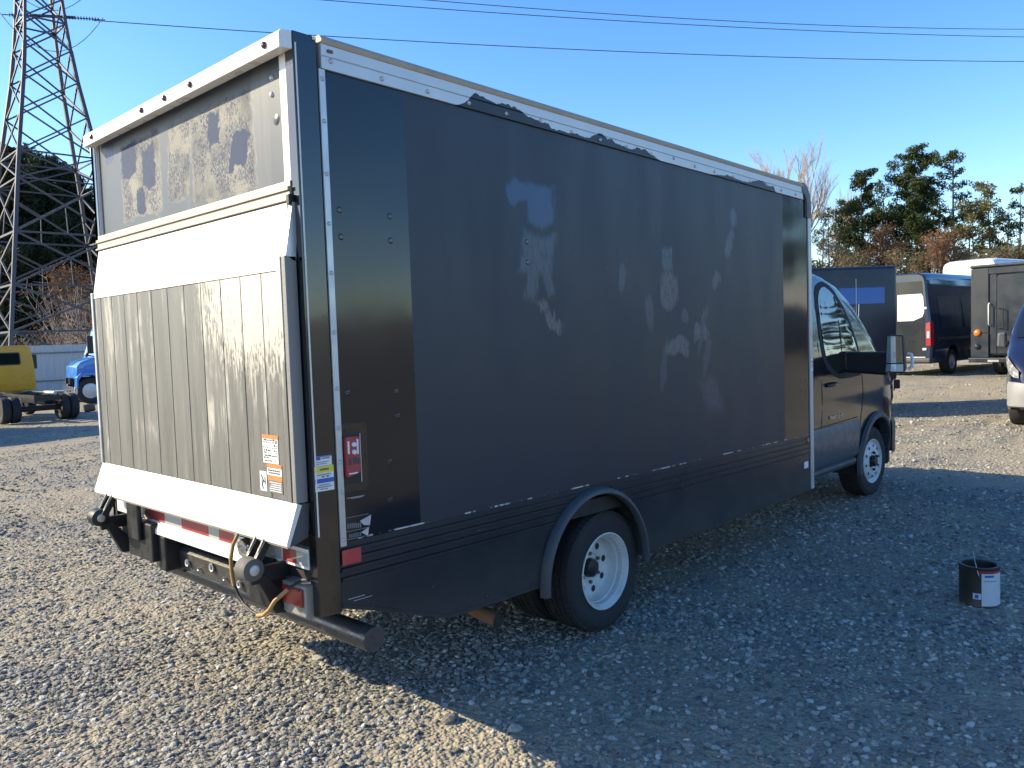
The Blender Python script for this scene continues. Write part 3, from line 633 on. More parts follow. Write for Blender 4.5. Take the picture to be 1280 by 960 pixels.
def liftgate():
    g = MB().bx(-.040, -.012, .045, 1.985, 1.075, 1.955).build('liftgate', ALU, T); g['label'] = 'folded aluminium liftgate platform'
    ys = [.062, .100, .217, .382, .551, .732, .895, 1.067, 1.243, 1.411, 1.575, 1.735, 1.885, 1.978]
    for i, (a, b) in enumerate(zip(ys, ys[1:])):
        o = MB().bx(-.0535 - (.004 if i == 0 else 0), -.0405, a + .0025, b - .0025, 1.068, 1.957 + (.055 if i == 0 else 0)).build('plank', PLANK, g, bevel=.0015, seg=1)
    MB().bx(-.055, -.004, .034, .0615, 1.066, 2.012).build('side_rail', RAIL_GREY, g, bevel=.003)
    MB().bx(-.062, -.004, 1.9785, 2.002, 1.066, 1.99).build('side_rail', ALU, g, bevel=.003)
    # upper lip: leans back to the door
    MB().prism([(-.056, 1.960), (-.040, 1.958), (.004, 2.214), (-.012, 2.219)], 1, .064, 1.985).build('upper_lip', WHITE_ALU, T, bevel=.002)
    # triangular side of the upper lip
    MB().prism([(-.006, 1.99), (-.05, 2.013), (-.010, 2.215), (.012, 2.215)], 1, .034, .058).build('lip_side', ALU, T)
    # lower lip: kicks out
    lp = MB().prism([(-.052, 1.066), (-.104, .922), (-.104, .908), (-.092, .905), (-.030, 1.058)], 1, .036, 2.005).build('lower_lip', WHITE_ALU, T, bevel=.002)
    MB().prism([(-.028, 1.064), (-.090, .906), (-.012, .930), (.0, 1.06)], 1, .034, .046).build('lip_side', GREY_PLASTIC, T)
    k = MB().bx(-.0945, -.080, .05, 1.99, .898, .9045)
    k.build('lip_edge', BEIGE_METAL, lp)
    # stickers on the platform
    x = -.0545
    def stick(y0, y1, z0, z1, mat, nm, par, d=.0): return MB().bx(x - .0012 - d, x - d, y0, y1, z0, z1).build(nm, mat, par)
    a = stick(.150, .266, 1.209, 1.306, STK_WHITE, 'warning_sticker', T); stick(.148, .268, 1.307, 1.322, STK_ORANGE, 'orange_band', a)
    b = stick(.130, .240, 1.092, 1.140, STK_GREY, 'warning_sticker', T); stick(.130, .240, 1.141, 1.160, STK_ORANGE, 'orange_band', b)
    c = stick(.131, .241, 1.161, 1.190, STK_WHITE, 'warning_sticker', T); stick(.131, .241, 1.191, 1.207, STK_ORANGE, 'orange_band', c)
    d = stick(.248, .300, 1.092, 1.172, STK_WHITE, 'warning_sticker', T)
    rng = random.Random(8); k = MB(); e = x - .0012
    for r in range(9):
        z = 1.216 + r * .0103; y = .156
        while y < .258:
            w_ = rng.uniform(.006, .022)
            if rng.random() < .8: k.bx(e - .0008, e, y, min(.26, y + w_), z + (.002 if r % 2 else 0), z + rng.uniform(.004, .008))
            y += w_ + .006
    k.build('small_print', INK, a)
    k = MB()
    for z in (1.168, 1.178):
        y = .145
        while y < .228: w_ = rng.uniform(.006, .014); k.bx(e - .0008, e, y, y + w_, z, z + .006); y += w_ + .004
    k.build('small_print', INK, c)
    k = MB()
    for i in range(5): k.bx(e - .0008, e, .138, .232 - rng.uniform(0, .02), 1.098 + i * .0085, 1.101 + i * .0085)
    k.build('small_print', STK_WHITE, b)
    k = MB()
    for (y0, z0), (y1, z1) in (((.288, 1.158), (.275, 1.138)), ((.275, 1.138), (.262, 1.128)), ((.275, 1.138), (.285, 1.115)), ((.285, 1.115), (.27, 1.100)), ((.262, 1.15), (.258, 1.12))):
        k.bar((e, y0, z0), (e, y1, z1), .006, .0015)
    k.build('figure_print', INK, d)
    # left-over tape at the right edge of a joint
    # rear sill with reflective tape
    s = MB().prism([(.0, .872), (.0, .790), (.06, .790), (.06, .872)], 1, .06, 1.98).build('rear_sill', WHITE_PAINT, T, bevel=.002)
    MB().prism([(.0, .789), (-.008, .797), (-.03, .770), (-.03, .745), (.03, .745)], 1, .47, 1.62).build('sill_lip', WHITE_PAINT, T, bevel=.002)
    y = 1.60; red = True
    for w_ in (.24, .19, .28, .10, .14, .40): 
        MB().bx(-.0028, -.0004, max(.26, y - w_), y, .803, .857).build('reflective_tape', RED_TAPE if red else SILVER_TAPE, s); y -= w_; red = not red
    MB().bx(-.0028, -.0004, .145, .245, .803, .857).build('reflective_tape', RED_TAPE, s)
    MB().bx(-.0028, -.0004, .065, .144, .803, .857).build('reflective_tape', SILVER_TAPE, s)
    # black mount block and step bumper plate
    MB().bx(-.05, .12, 1.42, 1.72, .60, .795).bx(-.075, -.05, 1.52, 1.66, .70, .89).bx(-.02, .10, 1.34, 1.42, .56, .74).build('lift_mount', BLACK_STEEL, T, bevel=.008)
    MB().bx(-.05, .12, .30, .46, .60, .795).bx(-.075, -.05, .31, .38, .70, .89).build('lift_mount', BLACK_STEEL, T, bevel=.008)
    bp = MB().prism([(.06, .56), (.05, .655), (.075, .675), (.14, .675), (.14, .56)], 1, .42, 1.60).build('step_bumper', simple('worn_step', (.06, .058, .055), .5, .4, .5, 25, .3), T, bevel=.004)
    k = MB()
    for y, z, r_ in ((1.24, .61, .018), (.98, .632, .022), (.72, .60, .018), (1.12, .60, .008), (.86, .60, .008)): k.lathe([(r_, .045), (r_ * .95, .040), (r_ * .6, .042), (r_ * .55, .06)], (0, y, z), 14, 0)
    k.build('plate_bosses', ALU, bp, smooth=40)
    MB().lathe([(0, .03), (.03, .026), (.045, .036), (.05, .06)], (0, 1.47, .61), 18, 0).build('plate_lamp', BEIGE_METAL, T, smooth=60)
    # rollers with their arms
    for yc in (.24, 1.80):
        a = MB()
        for dy in (-.030, .034): a.bar((-.085, yc + dy, .915), (-.155, yc + dy, .800), .010, .036)
        ar = a.build('roller_arm', BLACK_STEEL, T)
        e = MB()
        for dy in (-.030, .034): e.bar((-.0905, yc + dy - .0055, .925), (-.176, yc + dy - .0055, .800), .004, .004)
        e.build('arm_edge', ALU, ar)
        ro = MB().lathe([(0, -.042), (.030, -.042), (.044, -.036), (.046, -.02), (.046, .02), (.044, .036), (.03, .042), (0, .042)], (-.160, yc - (.01 if yc < 1 else -.01), .805), 28).build('roller', simple('roller_rubber', (.10, .095, .09), .75, 0, .3, 30) if yc < 1 else BLACK_STEEL, T, smooth=40)
        MB().lathe([(0, -.046), (.016, -.046), (.021, -.043), (.022, -.041)], (-.160, yc - (.01 if yc < 1 else -.01), .805), 18).build('hub_cap', ALU, ro, smooth=40)
        MB().bx(-.155, .03, yc - .012, yc + .012, .735, .80).build('lift_link', BLACK_STEEL, T, bevel=.004)
        MB().prism([(-.14, .77), (-.10, .77), (.02, .63), (.02, .59), (-.06, .60)], 1, yc - .02, yc + .02).build('lift_link', BLACK_STEEL, T, bevel=.003)
    MB().lathe([(0, -.05), (.035, -.05), (.04, -.04), (.04, .02), (.03, .03)], (-.03, .44, .835), 16, 0).build('gate_lamp', CHROME, T, smooth=40)
    MB().bx(-.05, .0, .47, .53, .835, .87).build('gate_lamp_bracket', ALU, T, bevel=.004)
    # tail lamps
    for y0, y1 in ((.040, .205), (1.835, 2.0)):
        b = MB().prism([(-.035, .735), (-.035, .615), (-.02, .60), (.04, .60), (.04, .74)], 1, y0, y1).build('tail_lamp', simple('lamp_bracket', (.30, .29, .27), .5, .4, .3, 20, .1), T, bevel=.004)
        MB().bx(-.046, -.0355, y0 + .012, y1 - .012, .652, .722).build('lens', RED_LENS, b, bevel=.006)
    # bumper tube under the rear
    MB().tube([(.225, y, .468) for y in (-.035, .4, .9, 1.4, 1.93)], .051, 24).build('bumper_tube', simple('satin_black_tube', (.075, .076, .08), .34, .4, .25, 12, .06), T, smooth=50)
    MB().bx(.19, .25, .33, .39, .50, .73).bx(.19, .25, 1.64, 1.70, .50, .73).build('bumper_bracket', BLACK_STEEL, T, bevel=.005)
    # cable loop
    pts = [(-.085, .44, .905), (-.11, .445, .86), (-.12, .452, .80), (-.12, .450, .74), (-.12, .437, .69), (-.12, .405, .65), (-.12, .36, .624), (-.12, .30, .608), (-.12, .255, .606), (-.12, .205, .62), (-.12, .16, .65), (-.115, .125, .69), (-.07, .10, .73), (-.02, .09, .75)]
    cb = MB().tube(pts, .0062, 8).build('cable', CABLE_BLACK, T, smooth=60)
    MB().tube([(p_[0] - .006, p_[1] - .006, p_[2]) for p_ in pts[:5]], .0075, 8).build('cable_sleeve', CABLE_TAN, cb, smooth=60)
    MB().tube([(p_[0], p_[1] + .010, p_[2] + .004) for p_ in pts[1:4]], .006, 8).build('cable_sleeve', CABLE_TAN, cb, smooth=60)
    MB().tube([(p_[0] - .003, p_[1], p_[2] - .004) for p_ in pts[8:13]], .0085, 8).build('cable_sleeve', CABLE_TAN, cb, smooth=60)
liftgate()

def tyre_profile(R, w, rim):
    return [(rim, 0), (rim + .012, -.004), (R * .86, -.012 + .002), (R - .03, -.008), (R - .010, .006), (R, .022), (R, w / 2), (R, w - .022), (R - .01, w - .006), (R - .03, w + .008), (R * .86, w + .010), (rim + .012, w + .004), (rim, w)]
def tyre(name, c, R, w, rim, parent, n=56):
    """axis y, outer sidewall at c.y; ribbed tread with lug blocks"""
    m = MB().lathe(tyre_profile(R - .006, w, rim), c, n)
    tr = MB(); k = 60
    for row, (a, b) in enumerate(((.004, .036), (.046, .078), (.088, w - .086), (w - .076, w - .046), (w - .034, w - .004))):
        for i in range(k):
            g = 2 * math.pi / k; t0 = i * g + (row % 2) * g / 2; t1 = t0 + g * (.72 if row in (0, 4) else .9)
            drop = .010 if row in (0, 4) else 0
            ps = []
            for rr in (R - .010, R):
                for t_, yy in ((t0, a), (t1, a), (t1, b), (t0, b)):
                    rad = rr - (drop if (row == 0 and yy == a) or (row == 4 and yy == b) else 0)
                    ps.append((c[0] + rad * math.cos(t_), c[1] + yy, c[2] + rad * math.sin(t_)))
            tr.hexa(ps)
    o = m.build(name, RUBBER, parent, smooth=35); tr.build('tread_blocks', RUBBER, parent)['kind'] = 'stuff'; return o
def lug_holes(m, c, rad, y, n, r, ph=0):
    for i in range(n):
        a = ph + 2 * math.pi * i / n; m.disc((c[0] + rad * math.cos(a), y, c[2] + rad * math.sin(a)), r, 1, 14)
def dish_wheel(c, parent, deep=True, rot=0):
    R = .345; q = bpy.data.objects.new('wheel', None); C.objects.link(q); q.parent = parent; q.location = c; q.rotation_euler = (0, 0, rot)
    c = (0, 0, 0)
    tyre('tyre', c, R, .195, .208, q)
    if deep:
        prof = [(.214, -.002), (.217, -.010), (.211, -.013), (.205, -.008), (.199, .010), (.190, .018), (.187, .046), (.180, .052), (.176, .086), (.168, .100), (.163, .097), (.158, .104), (.150, .1075), (.086, .106), (.080, .112), (.0, .112)]; hy, hr = .1062, .130
    else:
        prof = [(.214, -.002), (.217, -.010), (.211, -.013), (.205, -.006), (.196, .014), (.186, .020), (.176, .006), (.150, -.006), (.110, -.014), (.095, -.012), (.090, .0), (.0, .0)]; hy, hr = -.009, .148
    MB().lathe(prof, c, 56).build('rim', RIM_WHITE, q, smooth=40)
    h = MB(); lug_holes(h, c, hr, hy, 8 if deep else 10, .0155 if not deep else .0195, .2); h.build('vent_holes', CHASSIS, q)
    if deep:
        MB().lathe([(0, .075), (.036, .076), (.050, .082), (.056, .112)], c, 24).build('hub', BLACK_STEEL, q, smooth=40)
        nt = MB()
        for i in range(6):
            a = 2 * math.pi * i / 6 + .5; nt.lathe([(0, .092), (.008, .093), (.011, .097), (.011, .108)], (c[0] + .082 * math.cos(a), 0, c[2] + .082 * math.sin(a)), 8)
        nt.build('lug_nuts', RUST, q)
    else:
        MB().lathe([(0, -.045), (.04, -.043), (.052, -.03), (.056, .0)], c, 24).build('hub', BLACK_STEEL, q, smooth=40)
        nt = MB()
        for i in range(6):
            a = 2 * math.pi * i / 6 + .5; nt.lathe([(0, -.034), (.010, -.033), (.012, -.028), (.012, -.01)], (c[0] + .082 * math.cos(a), 0, c[2] + .082 * math.sin(a)), 8)
        nt.build('lug_nuts', BLACK_STEEL, q)
    return q
def wheels():
    dish_wheel((1.885, .045, .345), T, True)
    q = dish_wheel((6.413, .175, .345), T, False, math.radians(-3))
    for nm, c in (('wheel', (1.885, .325, .345)), ('wheel', (1.885, W - .24, .345)), ('wheel', (1.885, W - .52, .345)), ('wheel', (6.413, W - .37, .345))):
        q = bpy.data.objects.new(nm, None); C.objects.link(q); q.parent = T; q.location = c
        tyre('tyre', (0, 0, 0), .345, .195, .208, q, 40)
        MB().lathe([(.208, .0), (.19, .02), (.18, .1), (0, .1)], (0, 0, 0), 32).build('rim', RIM_WHITE, q, smooth=40)
    MB().tube([(1.885, .25, .345), (1.885, W - .25, .345)], [.05, .05], 12).build('rear_axle', CHASSIS, T, smooth=50)
    MB().lathe([(0, -.16), (.1, -.14), (.15, 0), (.1, .14), (0, .16)], (1.885, W / 2, .345), 16, 0).build('differential', CHASSIS, T, smooth=50)
    MB().bx(.1, 6.9, .55, .63, .52, .70).bx(.1, 6.9, W - .63, W - .55, .52, .70).bx(2.4, 4.2, .70, 1.0, .38, .6).build('frame_rails', CHASSIS, T)
    ex = [(2.6, .80, .42), (1.5, .80, .38), (1.2, .74, .35), (1.10, .55, .325), (1.07, .30, .305), (1.06, .08, .285)]
    MB().tube(ex, .037, 16, False).build('exhaust_pipe', RUST, T, smooth=60)
    MB().tube(ex[:-1] + [(1.0602, .083, .2853)], .033, 16, True).build('exhaust_bore', CHASSIS, T, smooth=60)
wheels()
# ------------------------------------------------------------------ van cab (also used for the other vans)
HW = [(.30, .90), (.42, .945), (.56, .965), (.80, .972), (1.05, .985), (1.25, .975), (1.40, .966), (1.60, .940), (1.80, .902), (2.00, .850), (2.10, .812), (2.6, .70)]
TOPZ = [(-6, 2.19), (-1.05, 2.19), (-.87, 2.165), (-.66, 2.10), (-.47, 1.99), (-.27, 1.83), (-.07, 1.645), (.12, 1.45), (.21, 1.37), (.42, 1.27), (.62, 1.16), (.78, 1.05), (.88, .90), (.94, .72), (.965, .55)]
PLAN = [(-6, 1), (.10, 1), (.35, .985), (.55, .95), (.70, .89), (.82, .80), (.90, .70), (.95, .60), (.965, .54)]
def cab_y(x, z):        # half width at local x (0 = front axle, + = forward) and height z
    return .92 * lerp_tab(HW, z) * lerp_tab(PLAN, x)
def cab_shell(xr, yc, zadd=0, zlow=.44):
    xs = [xr, -1.6, -1.35, -1.2, -1.05, -.96, -.87, -.76, -.66, -.56, -.47, -.37, -.27, -.17, -.07, .03, .12, .21, .32, .42, .5, .58, .66, .72, .78, .84, .88, .91, .935, .955, .965]
    rings = []
    for x in xs:
        zt = lerp_tab(TOPZ, x); half = []; nz = 12
        for i in range(nz + 1):
            z = zlow + (zt - .10 - zlow) * i / nz; half.append((cab_y(x, z), z))
        w = half[-1][0]
        for a in (25, 50, 72): half.append((w - .13 * (1 - math.cos(math.radians(a))) - .02 * a / 72, zt - .10 + .085 * math.sin(math.radians(a))))
        half.append((w * .45, zt)); 
        ring = [(x, yc - y, z) for y, z in half] + [(x, yc + y, z) for y, z in half[::-1]]
        rings.append(ring)
    return MB().loft(rings)
def boolean_cut(o, cutter):
    md = o.modifiers.new('cut', 'BOOLEAN'); md.operation = 'DIFFERENCE'; md.object = cutter; md.solver = 'EXACT'
    me = bpy.data.meshes.new_from_object(o.evaluated_get(bpy.context.evaluated_depsgraph_get()))
    o.modifiers.clear(); old = o.data; o.data = me; me.name = old.name
    bpy.data.objects.remove(cutter)
    me.shade_smooth(); me.set_sharp_from_angle(angle=math.radians(32))
def patch(outline, yc, sgn, off, ins=0, nz=6):
    """window-like patch on the cab flank: outline = [(x, zlow, zhigh)]"""
    rings = []
    for x, z0, z1 in outline:
        rings.append([(x, yc + sgn * (cab_y(x, z) + off), z) for z in [z0 + (z1 - z0) * k / nz for k in range(nz + 1)]])
    return MB().loft(rings, False, False)
def make_cab(T_, ax, yc, mats, xr, detail=True):
    """ax: world x of front axle; builds parts facing +x under T_"""
    shift = lambda m: (setattr(m, 'v', [(p[0] + ax, p[1], p[2]) for p in m.v]), m)[1]
    body = shift(cab_shell(xr, yc)).build('cab', mats['body'], T_, smooth=32)
    cut = MB().tube([(ax, yc - 1.3, .37), (ax, yc - .55, .37)], .405, 40)
    cut.tube([(ax, yc + .55, .37), (ax, yc + 1.3, .37)], .405, 40)
    boolean_cut(body, cut.build('cutter', None))
    win = [(-1.215, 1.50, 1.66), (-1.20, 1.42, 1.80), (-1.15, 1.36, 1.92), (-1.09, 1.32, 1.985), (-1.02, 1.285, 2.02), (-.94, 1.255, 2.03), (-.86, 1.25, 2.00), (-.79, 1.25, 1.955), (-.67, 1.25, 1.83), (-.57, 1.25, 1.66), (-.50, 1.255, 1.50), (-.45, 1.265, 1.36)]
    frm = [(-1.275, 1.46, 1.68), (-1.25, 1.38, 1.84), (-1.19, 1.31, 1.97), (-1.11, 1.27, 2.04), (-1.02, 1.235, 2.07), (-.93, 1.21, 2.08), (-.84, 1.205, 2.055), (-.75, 1.205, 2.005), (-.625, 1.205, 1.865), (-.52, 1.21, 1.69), (-.44, 1.215, 1.51), (-.40, 1.225, 1.36)]
    for sgn in (-1, 1):
        f = shift(patch(frm, yc, sgn, .003)).build('window_frame', RUBBER, T_, smooth=60)
        shift(patch(win, yc, sgn, .0065)).build('window', GLASS if not detail else SIDEGLASS, T_, smooth=60)
        q = shift(MB().loft([[( x + d, yc + sgn * (cab_y(x, z) + .010), z) for d in (0, .022)] for x, z in ((-.80, 1.945), (-.84, 1.6), (-.87, 1.27))], False, False)).build('window_bar', RUBBER, f)
        # door outline grooves as thin dark strips
        g = MB()
        def strip(pts, w=.006, off=.0025):
            rg = []
            for i, (x, z) in enumerate(pts):
                a = pts[max(0, i - 1)]; b = pts[min(len(pts) - 1, i + 1)]; dx, dz = b[0] - a[0], b[1] - a[1]; l_ = math.hypot(dx, dz); nx, nz_ = -dz / l_ * w, dx / l_ * w
                rg.append([(x - nx, yc + sgn * (cab_y(x - nx, z - nz_) + off), z - nz_), (x + nx, yc + sgn * (cab_y(x + nx, z + nz_) + off), z + nz_)])
            g.loft(rg, False, False)
        strip([(-1.32, .56), (-1.32, .8), (-1.32, 1.1), (-1.33, 1.5), (-1.30, 1.9), (-1.22, 2.08)])
        strip([(-.50, .55), (-.43, .75), (-.40, .90), (-.38, 1.05), (-.39, 1.22)]); strip([(-1.32, .555), (-.9, .55), (-.52, .55)])
        strip([(-1.62, .815), (-1.3, .815), (-.9, .822), (-.5, .83)], .004)
        shift(g).build('door_seams', CHASSIS, T_)
        # lower cladding, sill
        cl = MB(); cl.loft([[(x, yc + sgn * (cab_y(x, z) + o_), z) for z, o_ in ((.47, .004), (.50, .016), (.65, .018), (.78, .016), (.805, .003))] for x in (-1.62, -1.3, -.9, -.6, -.48)], False, False)
        shift(cl).build('door_cladding', CLADDING, T_, smooth=40)
        sl = MB().loft([[(x, yc + sgn * (.862 + o_), z) for z, o_ in ((.40, -.05), (.40, .035), (.43, .05), (.455, .045), (.468, .01))] for x in (-1.62, -1.1, -.75, -.58)], False, True)
        shift(sl).build('side_step', GREY_PLASTIC, T_, smooth=30)
        # wheel arch flare
        rings = []
        for i in range(33):
            a = math.radians(-12 + 204 * i / 32); rg = []
            for R_, o_ in ((.404, -.06), (.404, .030), (.418, .042), (.455, .036), (.470, .006)):
                x, z = R_ * math.cos(a) * 1.0, .37 + R_ * math.sin(a); rg.append((x, yc + sgn * (cab_y(min(x, .45), max(.42, z)) * 1.0 + o_ - (.0 if x < .3 else (x - .3) * .12)), z))
            rings.append(rg)
        shift(MB().loft(rings, False, False)).build('wheel_arch', GREY_PLASTIC, T_, smooth=40)
        rings = [[(.405 * math.cos(math.radians(-15 + 210 * i / 24)), yc + sgn * yy * .93, .37 + .405 * math.sin(math.radians(-15 + 210 * i / 24))) for i in range(25)] for yy in (.93, .5)]
        shift(MB().loft(rings, False, False)).build('wheel_housing', CHASSIS, T_, smooth=60)
        # handle
        h = MB().tube([(-1.22, yc + sgn * (cab_y(-1.2, 1.17) + .005), 1.165), (-1.19, yc + sgn * (cab_y(-1.2, 1.17) + .035), 1.17), (-1.07, yc + sgn * (cab_y(-1.1, 1.17) + .035), 1.175), (-1.04, yc + sgn * (cab_y(-1.0, 1.17) + .005), 1.175)], .014, 8)
        shift(h).build('door_handle', GLOSS_BLACK, T_, smooth=60)
    # windscreen
    ws = []
    for x in (-.58, -.47, -.37, -.27, -.17, -.07, .03, .12, .17):
        zt = lerp_tab(TOPZ, x); w_ = cab_y(x, zt - .10) - .10
        ws.append([(x + .004, yc + w_ * k / 6, zt + .006 - .010 * abs(k / 6) ** 2) for k in range(-6, 7)])
    shift(MB().loft(ws, False, False)).build('windscreen', GLASS, T_, smooth=60)
    # bumper, grille, lamps
    bz = ((.34, .0), (.36, .035), (.50, .045), (.66, .045), (.72, .02), (.73, -.02)); rings = []
    for k in range(-14, 15):
        a = k / 14; y = .84 * math.sin(a * math.pi / 2) ; xf = .935 - .40 * abs(a) ** 3.2
        rings.append([(xf + o_ * (1 - .5 * abs(a) ** 4), yc + y + (.015 if o_ > .03 else 0) * a, z) for z, o_ in bz])
    shift(MB().loft(rings, False, False)).build('bumper', mats['bumper'], T_, smooth=40)
    shift(MB().bx(.88, .962, yc - .40, yc + .40, .58, .74)).build('grille', BLACK_STEEL, T_, bevel=.02)
    for sgn in (-1, 1):
        rings = []
        for x, z0, z1 in ((.50, 1.02, 1.10), (.60, .93, 1.12), (.72, .84, 1.07), (.82, .80, .98), (.885, .79, .90)):
            rings.append([(x + .012, yc + sgn * (cab_y(x, z) + .012), z) for z in [z0 + (z1 - z0) * k / 4 for k in range(5)]])
        shift(MB().loft(rings, False, False)).build('headlamp', LAMP, T_, smooth=60)
    return body
def head_mat():
    t = NT('headlamp_lens'); v = t.vor(14); t.P(Base_Color=t.mix(t.mr(v, .1, .5), (.75, .74, .7), (.30, .31, .33)), Roughness=.12, Metallic=.3, Coat_Weight=.8, Normal=t.bump(v, .5, .02)); return t.m
LAMP = head_mat(); SIDEGLASS = glass_mat('side_glass', (.010, .016, .016))
make_cab(T, 6.413, 1.02, dict(body=GLOSS_BLACK, bumper=GREY_PLASTIC), -1.80)
MB().bx(4.58, 4.72, .10, W - .10, .60, 2.05).build('cab_gap_seal', CHASSIS, T)
def cab_extras():
    # towing mirror
    a = MB().prism([(-.245, 1.235), (-.245, 1.44), (.12, 1.44), (.14, 1.26)], 0, 5.60, 5.69).build('mirror_arm', BLACK_STEEL, T, bevel=.02)
    MB().prism([(5.58, 1.45), (5.58, 1.275), (5.62, 1.26), (5.80, 1.28), (5.97, 1.26), (5.92, 1.44)], 1, .09, .17).build('mirror_base', BLACK_STEEL, T, bevel=.015)
    h = MB().hexa([(5.56, -.405, 1.262), (5.56, -.235, 1.262), (5.69, -.25, 1.275), (5.69, -.38, 1.275), (5.56, -.392, 1.585), (5.56, -.248, 1.588), (5.69, -.262, 1.57), (5.69, -.37, 1.57)]).build('mirror', BLACK_STEEL, T, bevel=.016)
    MB().hexa([(5.5565, -.390, 1.345), (5.5565, -.252, 1.345), (5.5585, -.252, 1.345), (5.5585, -.390, 1.345), (5.5565, -.380, 1.572), (5.5565, -.262, 1.574), (5.5585, -.262, 1.574), (5.5585, -.380, 1.572)]).build('mirror_glass', CHROME_MIRROR, h)
    MB().hexa([(5.551, -.393, 1.272), (5.551, -.248, 1.272), (5.558, -.248, 1.272), (5.558, -.393, 1.272), (5.5565, -.390, 1.335), (5.5565, -.252, 1.335), (5.5585, -.252, 1.335), (5.5585, -.390, 1.335)]).build('mirror_glass', CHROME_MIRROR, h)
    MB().tube([(5.64, -.405, 1.29), (5.64, -.435, 1.31), (5.64, -.440, 1.37), (5.64, -.430, 1.415), (5.64, -.40, 1.42)], .014, 8).build('turn_signal', STK_WHITE, h, smooth=60)
    # aerial
    MB().tube([(6.2, .22, 1.30), (6.22, .215, 1.88)], .003, 6).build('aerial', ALU, T)
    mw = Matrix.Translation((5.24, .1145, .868)) @ Matrix.Rotation(math.radians(90), 4, 'X')
    text_mesh('door_badge', 'TRANSIT 350 HD', .040, CHROME, T, mw, .002)
    # seats inside
CHROME_MIRROR = simple('mirror_silver', (.75, .78, .8), .03, 1, .02, 4, rvar=.01)
cab_extras()

# ------------------------------------------------------------------ paint can
def paint_can():
    x, y = 3.62, -1.42; t = thing('paint_can', 'open metal paint can with white label and wire handle on the shaded gravel', 'paint can', (x, y, .0))
    R_, H = .106, .238; c = (0, 0, 0)
    steel = simple('can_steel', (.05, .044, .038), .45, .3, .6, 9, .1)
    MB().lathe([(0, .006), (R_ - .004, .006), (R_, .0), (R_ + .003, .006), (R_, .014), (R_, H - .018), (R_ + .004, H - .012), (R_ + .004, H), (R_ - .014, H - .002), (R_ - .014, H - .10), (0, H - .10)], c, 40, 2).build('body', steel, t, smooth=35)
    lab = MB(); rings = []
    a0, a1 = math.radians(-160), math.radians(-50)
    def wrap(z0, z1, b0, b1, off): 
        m = MB(); rg = []
        for i in range(17):
            a = b0 + (b1 - b0) * i / 16; rg.append([((R_ + off) * math.cos(a), (R_ + off) * math.sin(a), z) for z in (z0, z1)])
        return m.loft(rg, False, False)
    l = wrap(.012, H - .035, a0, a1, .0012).build('label', simple('label_paper', (.55, .56, .58), .6, 0, .06, 20), t, smooth=60)
    wrap(H - .034, H - .020, a0 - .1, a1, .0014).build('label_band', simple('label_red', (.30, .03, .05), .5, 0, .3, 20), l, smooth=60)
    wrap(H - .056, H - .043, a0 + .15, a0 + .65, .0024).build('label_print', STK_BLUE, l)
    wrap(H - .080, H - .077, a0 + .1, a0 + .8, .0024).build('label_print', INK, l)
    wrap(.05, .085, a0 - .42, a0 - .02, .0018).build('label', bpy.data.materials['label_paper'], t); wrap(.056, .078, a0 - .32, a0 - .15, .003).build('label_print', STK_BLUE, l)
    pts = []
    a = math.radians(-166)
    for i in range(13):
        k = math.pi * i / 12; r_ = R_ * 1.06
        p0 = Vector((math.cos(a), math.sin(a), 0)) * r_ * math.cos(k); n_ = Vector((-math.sin(a), math.cos(a), 0))
        pts.append(p0 + n_ * (-.03 * math.sin(k)) + Vector((0, 0, H - .055 + .115 * math.sin(k))))
    MB().tube(pts, .0022, 6).build('wire_handle', ALU, t, smooth=60)
    MB().lathe([(0, -.004), (.012, -.004), (.016, .0)], (0, 0, 0), 12).build('handle_ear', steel, t, smooth=60).location = (math.cos(a) * R_, math.sin(a) * R_, H - .055)
paint_can()

# ------------------------------------------------------------------ single larger stones
def stones():
    for i, (x, y, s_, lab) in enumerate([(.60, -.06, .055, 'largest flat grey stone at the edge of the truck shadow'),
            (.64, 2.10, .050, 'dark flat stone on sunlit gravel behind the rear bumper'), (.72, -.33, .045, 'pale stone lying just inside the truck shadow edge'),
            (2.26, -1.52, .038, 'pale grey stone in the shade in front of the paint can'), (.62, 1.00, .05, 'grey stone beside the shadow of the bumper tube')]):
        o = bpy.data.objects.new('stone', stone_mesh(90 + i, 'stone', STONE, 2)); C.objects.link(o)
        o.location = (x, y, ground_z(x, y) + s_ * .12); o.scale = (s_, s_, s_ * .8); o.rotation_euler = (.1, -.1, i * 1.3); tag(o, lab, 'stone')
stones()
